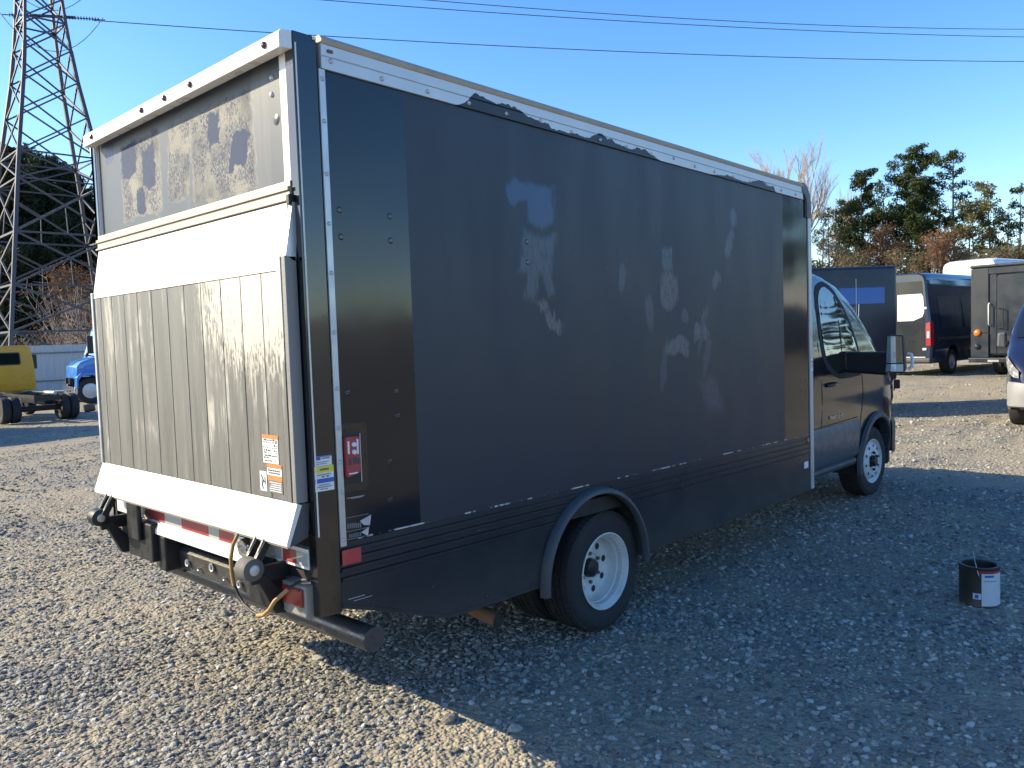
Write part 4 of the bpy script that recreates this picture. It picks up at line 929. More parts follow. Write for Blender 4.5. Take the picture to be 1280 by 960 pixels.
# ------------------------------------------------------------------ parked vehicles
def simple_wheel(T_, c, R, w, mat, rot=0, n=28):
    q = bpy.data.objects.new('wheel', None); C.objects.link(q); q.parent = T_; q.location = c
    MB().lathe(tyre_profile(R, w, R * .58), (0, -w / 2, 0), n).build('tyre', RUBBER, q, smooth=35)
    MB().lathe([(R * .58, -w / 2), (R * .56, -w / 2 + .03), (R * .45, -w / 2 + .03), (R * .25, -w / 2), (0, -w / 2)], (0, 0, 0), n).build('rim', mat, q, smooth=35)
    MB().lathe([(R * .58, w / 2), (R * .56, w / 2 - .03), (0, w / 2 - .03)], (0, 0, 0), n).build('rim', mat, q, smooth=35)
    return q
NAVY_BOX = None
def other_box_truck():
    t0 = NT('dark_blue_box'); x, y, z = t0.xyz(); n = t0.noise(3, 4, .6)
    def rc(x0, x1, z0, z1): return t0.ma('MULTIPLY', t0.ma('MULTIPLY', t0.ma('GREATER_THAN', x, x0), t0.ma('LESS_THAN', x, x1)), t0.ma('MULTIPLY', t0.ma('GREATER_THAN', z, z0), t0.ma('LESS_THAN', z, z1)))
    pt = t0.ma('MAXIMUM', rc(-1.12, -.25, 2.08, 2.38), rc(-1.12, -.82, 1.52, 2.02))
    col = t0.mix(n, (.012, .015, .026), (.020, .024, .036)); col = t0.mix(t0.mr(t0.noise(1.4, 4, .6), .56, .62, 0, .5), col, (.03, .034, .05))
    m = t0.P(Base_Color=t0.mix(pt, col, (.016, .10, .36)), Roughness=t0.fmix(pt, .34, .24))
    # local frame: x along the shaded side towards its rear corner at x=0, y into the body
    rz = math.atan2(-.69, .72)
    t = thing('box_truck', 'dark blue box truck with bright blue repainted rectangles, behind the black cab', 'truck', (14.35, 2.47, 0), rz)
    MB().bx(-5.0, 0, 0, 2.05, .62, 2.78).build('cargo_box', m, t, bevel=.07, seg=4, smooth=40)
    MB().bx(-4.95, -.02, -.015, .0, .80, .86).bx(-4.95, -.02, -.012, 0, .95, .975).build('rub_rail', DARK_PAINT, t)
    MB().bx(-.805, -.795, -.008, -.001, .95, 2.55).build('panel_joint', ALU, t)
    MB().bx(-4.9, -.05, .03, .06, .42, .62).bx(-4.9, -.05, 1.98, 2.01, .42, .62).bx(-4.9, -.05, .6, .7, .45, .62).build('skirt', DARK_PAINT, t)
    MB().bx(-1.55, -1.35, -.003, 0, 2.52, 2.56).build('patch', CHASSIS, t)
    for xx in (-1.4,):
        for yy in (.14, 1.9): simple_wheel(t, (xx, yy, .345), .345, .2, RIM_WHITE)
    MB().bx(-.06, .10, .1, 1.95, .45, .62).build('bumper', BLACK_STEEL, t, bevel=.02)
    q = MB().bx(-6.2, -5.02, .10, 1.95, .45, 1.25).hexa([(-6.2, .1, 1.25), (-5.02, .1, 1.25), (-5.02, 1.95, 1.25), (-6.2, 1.95, 1.25), (-5.75, .25, 2.1), (-5.02, .25, 2.1), (-5.02, 1.8, 2.1), (-5.75, 1.8, 2.1)]).build('cab', GLOSS_BLACK, t, bevel=.05)
    for yy in (.2, 1.85): simple_wheel(t, (-5.75, yy, .345), .345, .2, RIM_WHITE)
other_box_truck()

def van_section(x, hw, zt, zlow, tuck):
    p = []
    for z, k in ((zlow, .93), (zlow + .12, .985), (.75, 1.0), (1.15, 1.0), (1.6, .955), (2.0, .90), (zt - .22, .85)):
        p.append((hw * (k if z > 1.2 else k) * tuck, z))
    w = p[-1][0]
    p += [(w - .02, zt - .12), (w - .07, zt - .05), (w - .16, zt - .012), (w * .5, zt)]
    return [(x, -y, z) for y, z in p] + [(x, y, z) for y, z in p[::-1]]
def sprinter():
    t = thing('cargo_van', 'dark high-roof cargo van with white rear window panel and red tail lamp', 'van', (21.78, 4.93, .25), math.radians(-7))
    paint = simple('dark_van_paint', (.007, .0085, .0095), .36, 0, .08, 1, 0, coat=.3)
    gl = simple('glossy_van_side', (.020, .030, .06), .12, 0, .2, 1.0, 0, coat=.6, rvar=.04)
    zt = 2.80
    rr = [van_section(.0, .965, zt - .05, .36, .965), van_section(.05, .985, zt - .015, .34, .99), van_section(.3, 1.0, zt, .34, 1), van_section(4.6, 1.0, zt, .34, 1), van_section(5.2, .99, zt - .12, .34, 1)]
    body = MB().loft(rr).build('body', gl, t, smooth=35)
    cut = MB().tube([(1.30, -1.2, .40), (1.30, -.6, .40)], .42, 32).build('cutter', None); cut.parent = t
    bpy.context.view_layer.update(); boolean_cut(body, cut)
    MB().loft([van_section(5.2, .99, zt - .12, .34, 1), van_section(5.9, .97, 2.0, .34, .98), van_section(6.6, .9, 1.4, .34, .95), van_section(6.95, .8, 1.25, .34, .9)]).build('cab_front', gl, t, smooth=35)
    def rear_rect(y0, y1, z0, z1, x=-.006, off=0):   # follows the taper of the rear
        q = []
        for z in (z0, (z0 + z1) / 2, z1): q.append([(x, max(-1, min(1, 1)) * y * (1 - .08 * max(0, (z - 1.2)) / 1.4), z) for y in (y0, y1)])
        return MB().loft(q, False, False)
    for s_ in (-1, 1):
        d = rear_rect(.012 * s_, .80 * s_, .52, 2.56).build('rear_door', paint, t)
        w_ = MB(); pts = [(.08, 1.50), (.50, 1.50), (.74, 1.60), (.79, 1.72), (.765, 2.14), (.72, 2.22), (.08, 2.22)]
        w_.add([(-.012, y * s_, z) for y, z in pts], [tuple(range(len(pts)))]); w_.build('window_panel', WHITE_PAINT, d)
        MB().bx(-.03, .02, s_ * .80 - .06, s_ * .80 + .06, 1.80, 1.86).build('hinge', WHITE_PAINT, d, bevel=.008)
        MB().bx(-.03, .0, s_ * .80 - .05, s_ * .80 + .05, .70, .76).build('hinge', WHITE_PAINT, d, bevel=.008)
        l = MB().loft([[(-.03, s_ * (y + .0), z) for y, z in ((.845, .82), (.965, .82))], [(-.03, s_ * y, z) for y, z in ((.835, 1.2), (.96, 1.2))], [(-.02, s_ * y, z) for y, z in ((.835, 1.42), (.945, 1.46))]], False, False)
        l.loft([[(-.03, s_ * .965, .82), (.10, s_ * .998, .82)], [(-.03, s_ * .96, 1.2), (.10, s_ * .995, 1.2)], [(-.02, s_ * .945, 1.46), (.08, s_ * .985, 1.48)]], False, False)
        lo = l.build('tail_lamp', RED_LENS, t); MB().bx(-.036, -.031, s_ * .90 - .03, s_ * .90 + .03, 1.03, 1.20).build('reverse_lens', STK_WHITE, lo)
    MB().bx(-.10, .25, -.98, .98, .36, .50).build('bumper', GREY_PLASTIC, t, bevel=.04, seg=3)
    MB().bx(-.115, -.10, -.86, .95, .50, .53).build('bumper_trim', ALU, t)
    sp = MB()
    sp.loft([[(x, -(1.0 * k + .008), z) for z, k in ((1.28, .99), (1.6, .955), (2.0, .90), (2.18, .875))] for x in (.55, 1.9)], False, False)
    sp.build('side_panel', gl, t, smooth=40)['label'] = 'glossy blank window recess'
    sp = MB().loft([[(x, -(1.0 * k + .008), z) for z, k in ((1.28, .99), (1.6, .955), (2.0, .90), (2.18, .875))] for x in (2.1, 3.5)], False, False); sp.build('side_panel', gl, t, smooth=40)
    MB().bx(.3, 5.0, -1.02, -.995, .95, 1.03).build('side_moulding', BLACK_STEEL, t, bevel=.01)
    for x_ in (1.30, 5.75):
        for y_ in (-.86, .86): simple_wheel(t, (x_, y_, .345), .345, .22, ALU)
sprinter()

def step_van():
    rz = math.radians(-7) # rear plane faces the camera
    t = thing('step_van', 'dark grey step van with recessed rear door and grab handles, at the right edge', 'van', (21.65, 3.02, .25), rz)
    # local: x forward (away), y from 0 to -2.3
    grey = simple('step_van_grey', (.018, .023, .029), .45, 0, .06, 2, .02); dk = simple('step_van_dark', (.012, .016, .024), .4, 0, .2, 3)
    MB().bx(.06, 6.0, -2.34, 0, .55, 2.80).build('body', grey, t, bevel=.03, seg=3)
    MB().bx(-.02, 6.02, -2.36, .02, 2.78, 2.86).build('roof', dk, t, bevel=.03, seg=3)
    MB().bx(.0, .058, -.42, .0, 1.12, 2.77).build('rear_pillar', grey, t, bevel=.015); MB().bx(.0, .058, -2.34, -1.92, 1.12, 2.77).build('rear_pillar', grey, t, bevel=.015)
    MB().bx(.005, .058, -1.92, -.42, 2.62, 2.77).build('rear_header', dk, t)
    d = MB().bx(.035, .057, -1.90, -.60, 1.06, 2.55).build('rear_door', simple('door_grey', (.016, .021, .028), .35, 0, .06, 2), t)
    MB().bx(.03, .0575, -.59, -.43, .60, 2.60).bx(.03, .0575, -1.9, -.60, .60, 1.05).build('door_surround', dk, t)
    MB().bx(-.01, .056, -.42, .0, .50, 1.11).bx(-.01, .056, -2.34, -1.92, .50, 1.11).build('lower_corner', dk, t, bevel=.01)
    MB().tube([(.0, -.44, 1.32), (-.06, -.44, 1.35), (-.06, -.44, 1.85), (.0, -.44, 1.88)], .016, 8).build('grab_handle', WHITE_ALU, t, smooth=60)
    MB().tube([(.035, -.62, 1.74), (-.05, -.76, 1.74), (-.05, -.76, 1.24), (.035, -.62, 1.24)], .016, 8).build('grab_handle', BLACK_STEEL, t)
    MB().lathe([(0, -.06), (.06, -.055), (.085, -.03), (.09, .0)], (0, -.16, 1.13), 16, 0).build('marker_lamp', AMBER, t, smooth=60)
    MB().lathe([(0, -.05), (.05, -.045), (.07, -.02), (.07, .0)], (-.01, -.16, .78), 16, 0).build('reverse_lamp', GLASS, t, smooth=60)
    MB().bx(-.28, -.0, -2.3, -.04, .38, .50).build('rear_step', dk, t, bevel=.02)
    MB().bx(-.285, -.2805, -.75, -.50, .40, .45).build('step_plate', ALU, t)
    for x_ in (1.4, 5.0):
        for y_ in (-.25, -2.1): simple_wheel(t, (x_, y_, .38), .38, .22, RIM_WHITE)
step_van()

def navy_van():
    t = thing('passenger_van', 'navy blue van with grey front bumper cut off by the right edge', 'van', (13.38, -.48, 0), math.pi + math.radians(3))
    navy = simple('navy_paint', (.010, .013, .040), .16, 0, .2, 3, 0, coat=.6, rvar=.04)
    make_cab(t, 0, 0, dict(body=navy, bumper=simple('grey_bumper', (.22, .225, .23), .5, 0, .1, 8, .05)), -1.75, False)
    MB().loft([van_section(x, .91, 2.19, .42, 1) for x in (-1.76, -4.4)] + [van_section(-4.55, .88, 2.1, .42, .98)]).build('body', navy, t, smooth=35)
    for x_ in (0, -3.3):
        for y_ in (-.76, .76): simple_wheel(t, (x_, y_, .345), .345, .23, ALU)
    for s_ in (-1, 1):
        MB().hexa([(-.28, s_ * .98, 1.22), (-.28, s_ * 1.13, 1.24), (-.14, s_ * 1.12, 1.24), (-.14, s_ * .98, 1.22), (-.27, s_ * .99, 1.50), (-.27, s_ * 1.12, 1.48), (-.15, s_ * 1.11, 1.47), (-.15, s_ * .99, 1.49)]).build('mirror', BLACK_STEEL if s_ > 0 else GREY_PLASTIC, t, bevel=.03)
        MB().bx(-.26, -.16, min(s_ * .95, s_ * 1.12), max(s_ * .95, s_ * 1.12), 1.26, 1.34).build('mirror_arm', BLACK_STEEL, t, bevel=.02)
navy_van()

def far_white_van():
    t = thing('cargo_van', 'white van of which only the pale roof shows above the dark cargo van', 'van', (33.3, 5.95, .3), math.radians(-12)); t.scale = (1.2, 1.2, 1.2)
    wp = simple('white_van_paint', (.68, .69, .70), .25, 0, .06, 3, coat=.3); zt = 3.15
    MB().loft([van_section(0, .98, zt - .05, .36, .97), van_section(.2, 1.0, zt, .34, 1), van_section(4.4, 1.0, zt, .34, 1), van_section(5.1, .95, 2.3, .34, 1), van_section(6.2, .9, 1.3, .34, .95)]).build('body', wp, t, smooth=35)
    MB().loft([[( -.012, y * (1 - .08 * (z - 1.2) / 1.4), z) for y in (-.75, .75)] for z in (1.5, 2.2)], False, False).build('rear_window', GLASS, t)
    MB().bx(-.1, .2, -.97, .97, .36, .52).build('bumper', GREY_PLASTIC, t, bevel=.04)
    for x_ in (1.2, 5.2):
        for y_ in (-.86, .86): simple_wheel(t, (x_, y_, .35), .35, .22, ALU)
far_white_van()

def yellow_truck():
    # local: +y forward (away from the camera); rear axle at y=0
    t = thing('chassis_truck', 'yellow cab truck with bare black chassis and no body', 'truck', (6.22, 24.9, -.4), math.radians(2))
    yel = simple('yellow_paint', (.62, .31, .02), .35, 0, .12, 3, .02)
    MB().prism([(-1.02, .85), (1.0, .85), (1.02, 1.2), (.99, 1.75), (.92, 2.25), (.82, 2.36), (-.84, 2.36), (-.94, 2.25), (-1.01, 1.75)], 1, 2.75, 4.4).build('cab', yel, t, bevel=.05, seg=3, smooth=40).location.x = -.13
    f = MB().prism([(-.62, 1.72), (.42, 1.72), (.46, 1.78), (.44, 2.10), (.40, 2.14), (-.60, 2.14), (-.64, 2.10), (-.66, 1.78)], 1, 2.735, 2.748).build('window_frame', BLACK_STEEL, t)
    MB().prism([(-.58, 1.76), (.38, 1.76), (.42, 1.80), (.40, 2.08), (.37, 2.10), (-.57, 2.10), (-.60, 2.08), (-.62, 1.80)], 1, 2.728, 2.7345).build('rear_window', WINGLASS, f)
    for z in (1.35, 1.05): MB().bx(-1.0, .80, 2.738, 2.749, z, z + .02).build('pressed_rib', yel, t)
    for s_, x_ in ((1, 1.25), (-1, -1.5)):
        MB().bx(x_ - .08, x_ + .10, 3.95, 4.05, 1.55, 2.05).build('mirror', BLACK_STEEL, t, bevel=.03)
        MB().tube([(x_ - s_ * .40, 4.0, 2.0), (x_, 4.0, 2.02), (x_, 4.0, 1.5), (x_ - s_ * .40, 4.0, 1.45)], .014, 6).build('mirror_bracket', BLACK_STEEL, t)
    for x_ in (-.42, .35):
        MB().bx(x_, x_ + .07, -1.0, 4.3, .62, .84).build('frame_rail', BLACK_STEEL, t)
    for y_ in (-.95, -.1, 1.0, 2.2): MB().bx(-.35, .36, y_, y_ + .06, .66, .80).build('cross_member', BLACK_STEEL, t)
    for x_ in (-.95, -.68, .68, .95):
        w_ = simple_wheel(t, (x_, 0, .40), .40, .22, BLACK_STEEL); w_.rotation_euler = (0, 0, math.radians(90))
    for x_ in (-.95, .85):
        w_ = simple_wheel(t, (x_, 3.5, .40), .40, .22, BLACK_STEEL); w_.rotation_euler = (0, 0, math.radians(90))
    MB().tube([(-.9, 0, .4), (.9, 0, .4)], .09, 10).build('axle', CHASSIS, t, smooth=50)
    MB().bx(-.95, -.5, 1.0, 2.2, .42, .80).bx(.46, .92, .8, 2.0, .42, .80).build('fuel_tank', BLACK_STEEL, t, bevel=.06, seg=3)
    MB().tube([(.3, -.6, .86), (.3, .2, .86)], .06, 10).build('air_tank', ALU, t, smooth=50)
yellow_truck()

def blue_semi():
    # local: x backward (to the right), truck faces -x; near flank at y=0
    t = thing('semi_truck', 'bright blue sleeper cab semi truck half hidden by the liftgate', 'truck', (10.05, 31.6, -.4), math.radians(-8))
    bl = simple('blue_paint', (.045, .21, .60), .22, 0, .12, 2, 0, coat=.5)
    MB().prism([(.25, 1.05), (.25, 1.9), (.42, 2.1), (.60, 2.95), (.95, 3.55), (1.5, 3.95), (4.0, 3.98), (4.0, 1.05)], 1, 0.05, 2.35).build('cab', bl, t, bevel=.05, seg=3, smooth=30)
    MB().prism([(-.45, 1.0), (-.42, 1.5), (-.25, 1.68), (.24, 1.86), (.24, 1.16), (.1, 1.2), (-.2, 1.15), (-.40, .98)], 1, .12, 2.25).build('hood', bl, t, bevel=.05, seg=3, smooth=30)
    MB().prism([(-.50, .62), (-.47, 1.08), (-.3, 1.26), (.25, 1.28), (.56, 1.05), (.62, .75), (.52, .75), (.40, 1.0), (.1, 1.14), (-.25, 1.12), (-.40, .95), (-.42, .62)], 1, -.02, .4).build('fender', bl, t, bevel=.03)
    MB().prism([(.50, 2.02), (.68, 2.80), (1.15, 2.84), (1.15, 1.95), (.8, 1.92)], 1, .036, .049).build('door_window', GLASS, t)
    MB().bx(1.5, 1.8, .036, .049, 2.0, 2.55).bx(1.35, 1.65, .036, .049, 3.0, 3.4).build('sleeper_window', GLASS, t)
    MB().add([(.26, .2, 1.95), (.26, 2.2, 1.95), (.59, 2.15, 2.93), (.59, .25, 2.93)], [(0, 1, 2, 3)]).build('windscreen', GLASS, t)
    MB().bx(-.56, -.44, .0, 2.4, .40, .70).build('bumper', CHROME, t, bevel=.05)
    for y_ in (.2, 2.15): simple_wheel(t, (.02, y_, .52), .52, .3, ALU)
    MB().bx(-.1, .12, -.45, -.35, 2.0, 2.7).build('mirror', BLACK_STEEL, t, bevel=.03)
    MB().tube([(.5, .04, 2.65), (.02, -.38, 2.62), (.02, -.38, 2.05), (.5, .04, 2.0)], .02, 6).build('mirror_bracket', BLACK_STEEL, t)
    MB().tube([(.2, -.02, 1.88), (-.1, -.34, 1.93)], .022, 6).lathe([(0, -.06), (.08, -.04), (.1, 0), (.05, .06), (0, .06)], (-.12, -.36, 1.96), 12, 0).build('hood_mirror', BLACK_STEEL, t, smooth=50)
    MB().bx(.75, 2.6, .12, .6, .45, 1.04).build('fuel_tank', WHITE_ALU, t, bevel=.15, seg=4, smooth=40)
    MB().bx(-.6, 7.0, .75, .87, .8, 1.04).bx(-.6, 7.0, 1.5, 1.62, .8, 1.04).build('frame_rail', CHASSIS, t)
    MB().bx(.55, .95, .04, .049, 1.35, 1.5).build('door_decal', simple('decal_pink', (.5, .25, .25), .5), t)
    for x_ in (5.3, 6.5):
        for y_ in (.2, 2.15): simple_wheel(t, (x_, y_, .52), .52, .4, ALU)
blue_semi()
tag(MB().tube([(8.3, 27.2, -.28), (8.62, 27.15, -.26)], .13, 12).build('pipe_offcut', RUST, smooth=50), 'short rusty pipe offcut lying behind the black chassis', 'pipe')

def off_frame_vehicles():
    # what shades the yellow truck and what the dark paint and cab window mirror
    wp = simple('trailer_white', (.66, .66, .64), .4, 0, .06, 2, .02)
    for loc, rz, ln, lab in (((3.3, 25.8, -.38), math.radians(186), 12, 'white box trailer parked left of the yellow truck, seen only by its shadow'),
                         ((38.0, -22.0, .2), math.radians(2), 14, 'long white box trailer out to the right of the viewer, mirrored in the cab window'),
                         ((56, -26, .2), math.radians(-3), 14, 'white box trailer farthest to the right of the yard, mirrored in the cab door')):
        t = thing('box_trailer', lab, 'trailer', loc, rz)
        MB().bx(0, ln, 0, 2.5, 1.15, 4.0).build('cargo_box', wp, t, bevel=.03)
        MB().bx(0, ln, -.012, 0, 1.15, 1.28).build('bottom_rail', ALU, t)
        MB().bx(.5, ln - .2, .8, .95, .85, 1.14).bx(.5, ln - .2, 1.55, 1.7, .85, 1.14).build('frame_rail', CHASSIS, t)
        for x_ in (1.6, 2.9):
            for y_ in (.25, 2.25): simple_wheel(t, (x_, y_, .5), .5, .4, RIM_WHITE)
        MB().bx(ln - 2.6, ln - 2.45, .5, .65, .02, 1.14).bx(ln - 2.6, ln - 2.45, 1.85, 2.0, .02, 1.14).build('landing_leg', BLACK_STEEL, t)
off_frame_vehicles()
def mirrored_row():
    # dark box trucks of the same fleet parked out of frame to the right; the glossy strips and the door mirror them
    src = [o for o in C.objects if o.parent is None and o.name.startswith('box_truck') and 'blue' in o['label']][0]
    for k, lab in enumerate(('nearest', 'second', 'third', 'fourth', 'farthest')):
        c = copy_tree(src); c.location = (19.5 + k * 7.2, -13.0 - k * .8, 0); c.rotation_euler = (0, 0, math.pi + .04 * k)
        tag(c, 'dark box truck in the row out of frame to the right, %s to the viewer' % lab, 'truck', 'row of box trucks right of the frame')
mirrored_row()

def fence():
    t = thing('panel_fence', 'pale grey metal panel fence behind the yellow and blue trucks', 'fence', (8.0, 47.0, -.4), math.atan2(-.98, 3.23))
    pm = simple('fence_panel', (.40, .42, .44), .45, .2, .12, 2, .05); n = 34
    proto = None
    for i in range(n):
        if proto is None:
            o = MB().prism([(0, 0), (.10, -.035), (.16, -.035), (.24, 0), (.44, 0), (.52, -.035), (.58, -.035), (.66, 0), (.90, 0), (.90, .012), (0, .012)], 2, .04, 2.50).build('panel', pm, t); proto = o
        else:
            o = proto.copy(); C.objects.link(o); o.parent = t
        o.location = (-8 + i * .905, .004 * (i % 2), 0)
    for z in (.55, 2.05): MB().bx(-8.1, n * .905 - 8, -.10, -.037, z, z + .07).build('rail', simple('fence_rail', (.16, .17, .19), .5, .2, .2, 4), t)
fence()

# ------------------------------------------------------------------ transmission tower and wires
def tower():
    cx, cy, zb = 16.35, 54.6, -.4
    t = thing('transmission_tower', 'tall lattice steel transmission tower on the left', 'tower', (cx, cy, zb), math.radians(-2))
    st = simple('galvanised_steel', (.075, .07, .085), .55, .45, .25, 3)
    def hw(z): return lerp_tab([(0, 4.05), (8, 3.05), (14, 2.30), (20, 1.40), (24, 1.05), (34, .75)], z)
    cor = lambda z, i: Vector(((-1, 1, 1, -1)[i] * hw(z), (-1, -1, 1, 1)[i] * hw(z), z))
    lv = [0, 3.4, 6.2, 9.4, 12.7, 14.4, 17.0, 19.2, 21.2, 22.9, 24.4, 26.2, 28.0, 30.0, 32.0, 34.0]
    for i in range(4):
        m = MB()
        for a, b in zip(lv, lv[1:]): m.bar(cor(a, i), cor(b, i), .21 if a < 20 else .17)
        m.build('leg', st, t)
    for k, (a, b) in enumerate(zip(lv, lv[1:])):
        for i in range(4):
            j = (i + 1) % 4; w_ = .115 if a < 12 else .09
            MB().bar(cor(a, i), cor(b, j), w_).build('brace', st, t); MB().bar(cor(a, j), cor(b, i), w_).build('brace', st, t)
            if k in (1, 2, 3, 4, 5, 9, 11, 13): MB().bar(cor(a, i), cor(a, j), w_).build('brace', st, t)
            if k in (1, 2, 3):
                mid = (cor(a, i) + cor(a, j)) / 2; top = (cor(b, i) + cor(b, j)) / 2; ce = (mid + top) / 2
                MB().bar(mid, ce, .06).build('brace', st, t); MB().bar((cor(a, i) + ce) / 2, cor(a, i).lerp(cor(b, i), .5), .06).build('brace', st, t); MB().bar((cor(a, j) + ce) / 2, cor(a, j).lerp(cor(b, j), .5), .06).build('brace', st, t)
    inv = Matrix.Rotation(math.radians(2), 4, 'Z')
    def loc(p): return inv @ (Vector(p) - Vector((cx, cy, zb)))
    dr = (Vector((80.77, 13.32, 0)) - Vector((19.22, 53.56, 0))).normalized()
    ins = simple('insulator_brown', (.07, .05, .05), .3, 0, .3, 3)
    for z, off in ((23.25, (0, 0)), (25.8, (0, .3)), (27.1, (0, .6))):
        base = Vector((17.2, 54.6, z))
        for s_, ln in ((1, 2.6), (-1, 2.6)):
            a = base + dr * (.4 * s_); b = base + dr * ((.4 + ln) * s_) + Vector((0, 0, -.05))
            m = MB().tube([loc(a), loc(b)], .035, 6)
            for i in range(12):
                p = a.lerp(b, .12 + .72 * i / 11); q = a.lerp(b, .12 + .72 * i / 11 + .012); m.tube([loc(p), loc(q)], [.14, .10], 10)
            m.build('insulator', ins, t)
        MB().bar(loc(base - dr * 1.2), loc(base + dr * 1.2), .14).build('cross_arm', st, t)
        pts = []
        for i in range(15):
            k = i / 14; p = base + dr * (-3 + 6 * k) + Vector((0, 0, -.1 - 2.3 * (1 - (2 * k - 1) ** 2))); pts.append(loc(p + Vector((-.3, -.5, 0))))
        MB().tube(pts, .022, 5).build('jumper_wire', simple('wire_dark', (.06, .06, .07), .5), t)
tower()
def wires():
    wm = simple('overhead_wire', (.05, .05, .06), .5, .2, .1, 2)
    for A, B, (a, b, c), lab in (((19.22, 53.56), (80.77, 13.32), (2.307, -1.619, 23.223), 'lowest overhead wire running right from the tower above the truck roof'),
            ((18.62, 53.78), (88.62, 14.85), (2.671, -.118, 25.744), 'middle of the three overhead wires across the sky'),
            ((19.01, 54.7), (90.58, 15.23), (4.039, -1.47, 27.04), 'topmost overhead wire across the sky')):
        pts = [(A[0] + (B[0] - A[0]) * s_, A[1] + (B[1] - A[1]) * s_, c + b * s_ + a * s_ * s_) for s_ in [1.7 * i / 40 for i in range(41)]]
        tag(MB().tube(pts, .030, 5).build('power_line', wm), lab, 'wire', 'overhead wires')
    A = Vector((14.3, 55.8, 23.2)); d = Vector((-80, 30, 2))
    tag(MB().tube([A + d * (i / 12) + Vector((0, 0, -4 * (1 - (2 * i / 12 - 1) ** 2))) for i in range(13)], .03, 5).build('power_line', wm), 'overhead wire leaving the tower towards the left edge', 'wire', 'overhead wires')
wires()
# ------------------------------------------------------------------ trees
def leaf_mat(name, c0, c1, c2=None):
    t = NT(name); n = t.noise(.55, 3, .6); n2 = t.noise(2.4, 3, .6); r = t.rnd()
    c = t.mix(t.mr(n2, .3, .7), c0, c1)
    if c2: c = t.mix(t.mr(n, .45, .65, 0, .8), c, c2)
    t.P(Base_Color=c, Roughness=.75, Specular_IOR_Level=.2)
    tl = t.n.new('ShaderNodeBsdfTranslucent'); t.set(tl.inputs[0], c); mx = t.n.new('ShaderNodeMixShader'); mx.inputs[0].default_value = .22
    t.l.new(t.b.outputs[0], mx.inputs[1]); t.l.new(tl.outputs[0], mx.inputs[2]); t.l.new(mx.outputs[0], t.n['Material Output'].inputs[0]); return t.m
PINE_G = leaf_mat('pine_needles', (.030, .048, .018), (.065, .085, .030))
PINE_Y = leaf_mat('olive_needles', (.075, .080, .028), (.13, .12, .045))
PINE_D = leaf_mat('dark_pine_needles', (.018, .030, .016), (.040, .055, .026))
RUSTY = leaf_mat('rust_leaves', (.14, .075, .042), (.23, .13, .075))
TAN = leaf_mat('tan_leaves', (.13, .105, .065), (.21, .17, .105), (.075, .075, .045))
BARK = simple('bark', (.11, .085, .065), .85, 0, .35, 5, .2); BARK_P = simple('pale_twigs', (.30, .255, .225), .85, 0, .25, 5); BARK_D = simple('dark_bark', (.055, .045, .04), .9, 0, .35, 5)

def leaves(clumps, rng, per, size, flat=.6):
    """clumps: (centre, radius); returns numpy verts of loose triangles"""
    V = []
    for c, r in clumps:
        n = max(6, int(per * r * r))
        d = rng.normal(size=(n, 3)); d /= np.linalg.norm(d, axis=1)[:, None]; d *= (rng.random(n) ** .45)[:, None] * r
        d[:, 2] *= flat; p = np.array(c) + d
        a = rng.normal(size=(n, 3)); a /= np.linalg.norm(a, axis=1)[:, None]; b = np.cross(a, rng.normal(size=(n, 3))); b /= np.linalg.norm(b, axis=1)[:, None] + 1e-9
        s = size * rng.uniform(.6, 1.4, n)[:, None]
        V.append(np.stack([p - a * s, p + a * s * .3 + b * s * .55, p + a * s], 1))
    return np.concatenate(V).reshape(-1, 3)
def tri_obj(name, V, mat, parent):
    n = len(V); me = bpy.data.meshes.new(name); me.vertices.add(n); me.vertices.foreach_set('co', V.astype('f').ravel())
    me.loops.add(n); me.loops.foreach_set('vertex_index', np.arange(n, dtype='i')); me.polygons.add(n // 3)
    me.polygons.foreach_set('loop_start', np.arange(0, n, 3, dtype='i')); me.update(calc_edges=True)
    me.materials.append(mat); o = bpy.data.objects.new(name, me); C.objects.link(o); o.parent = parent; return o
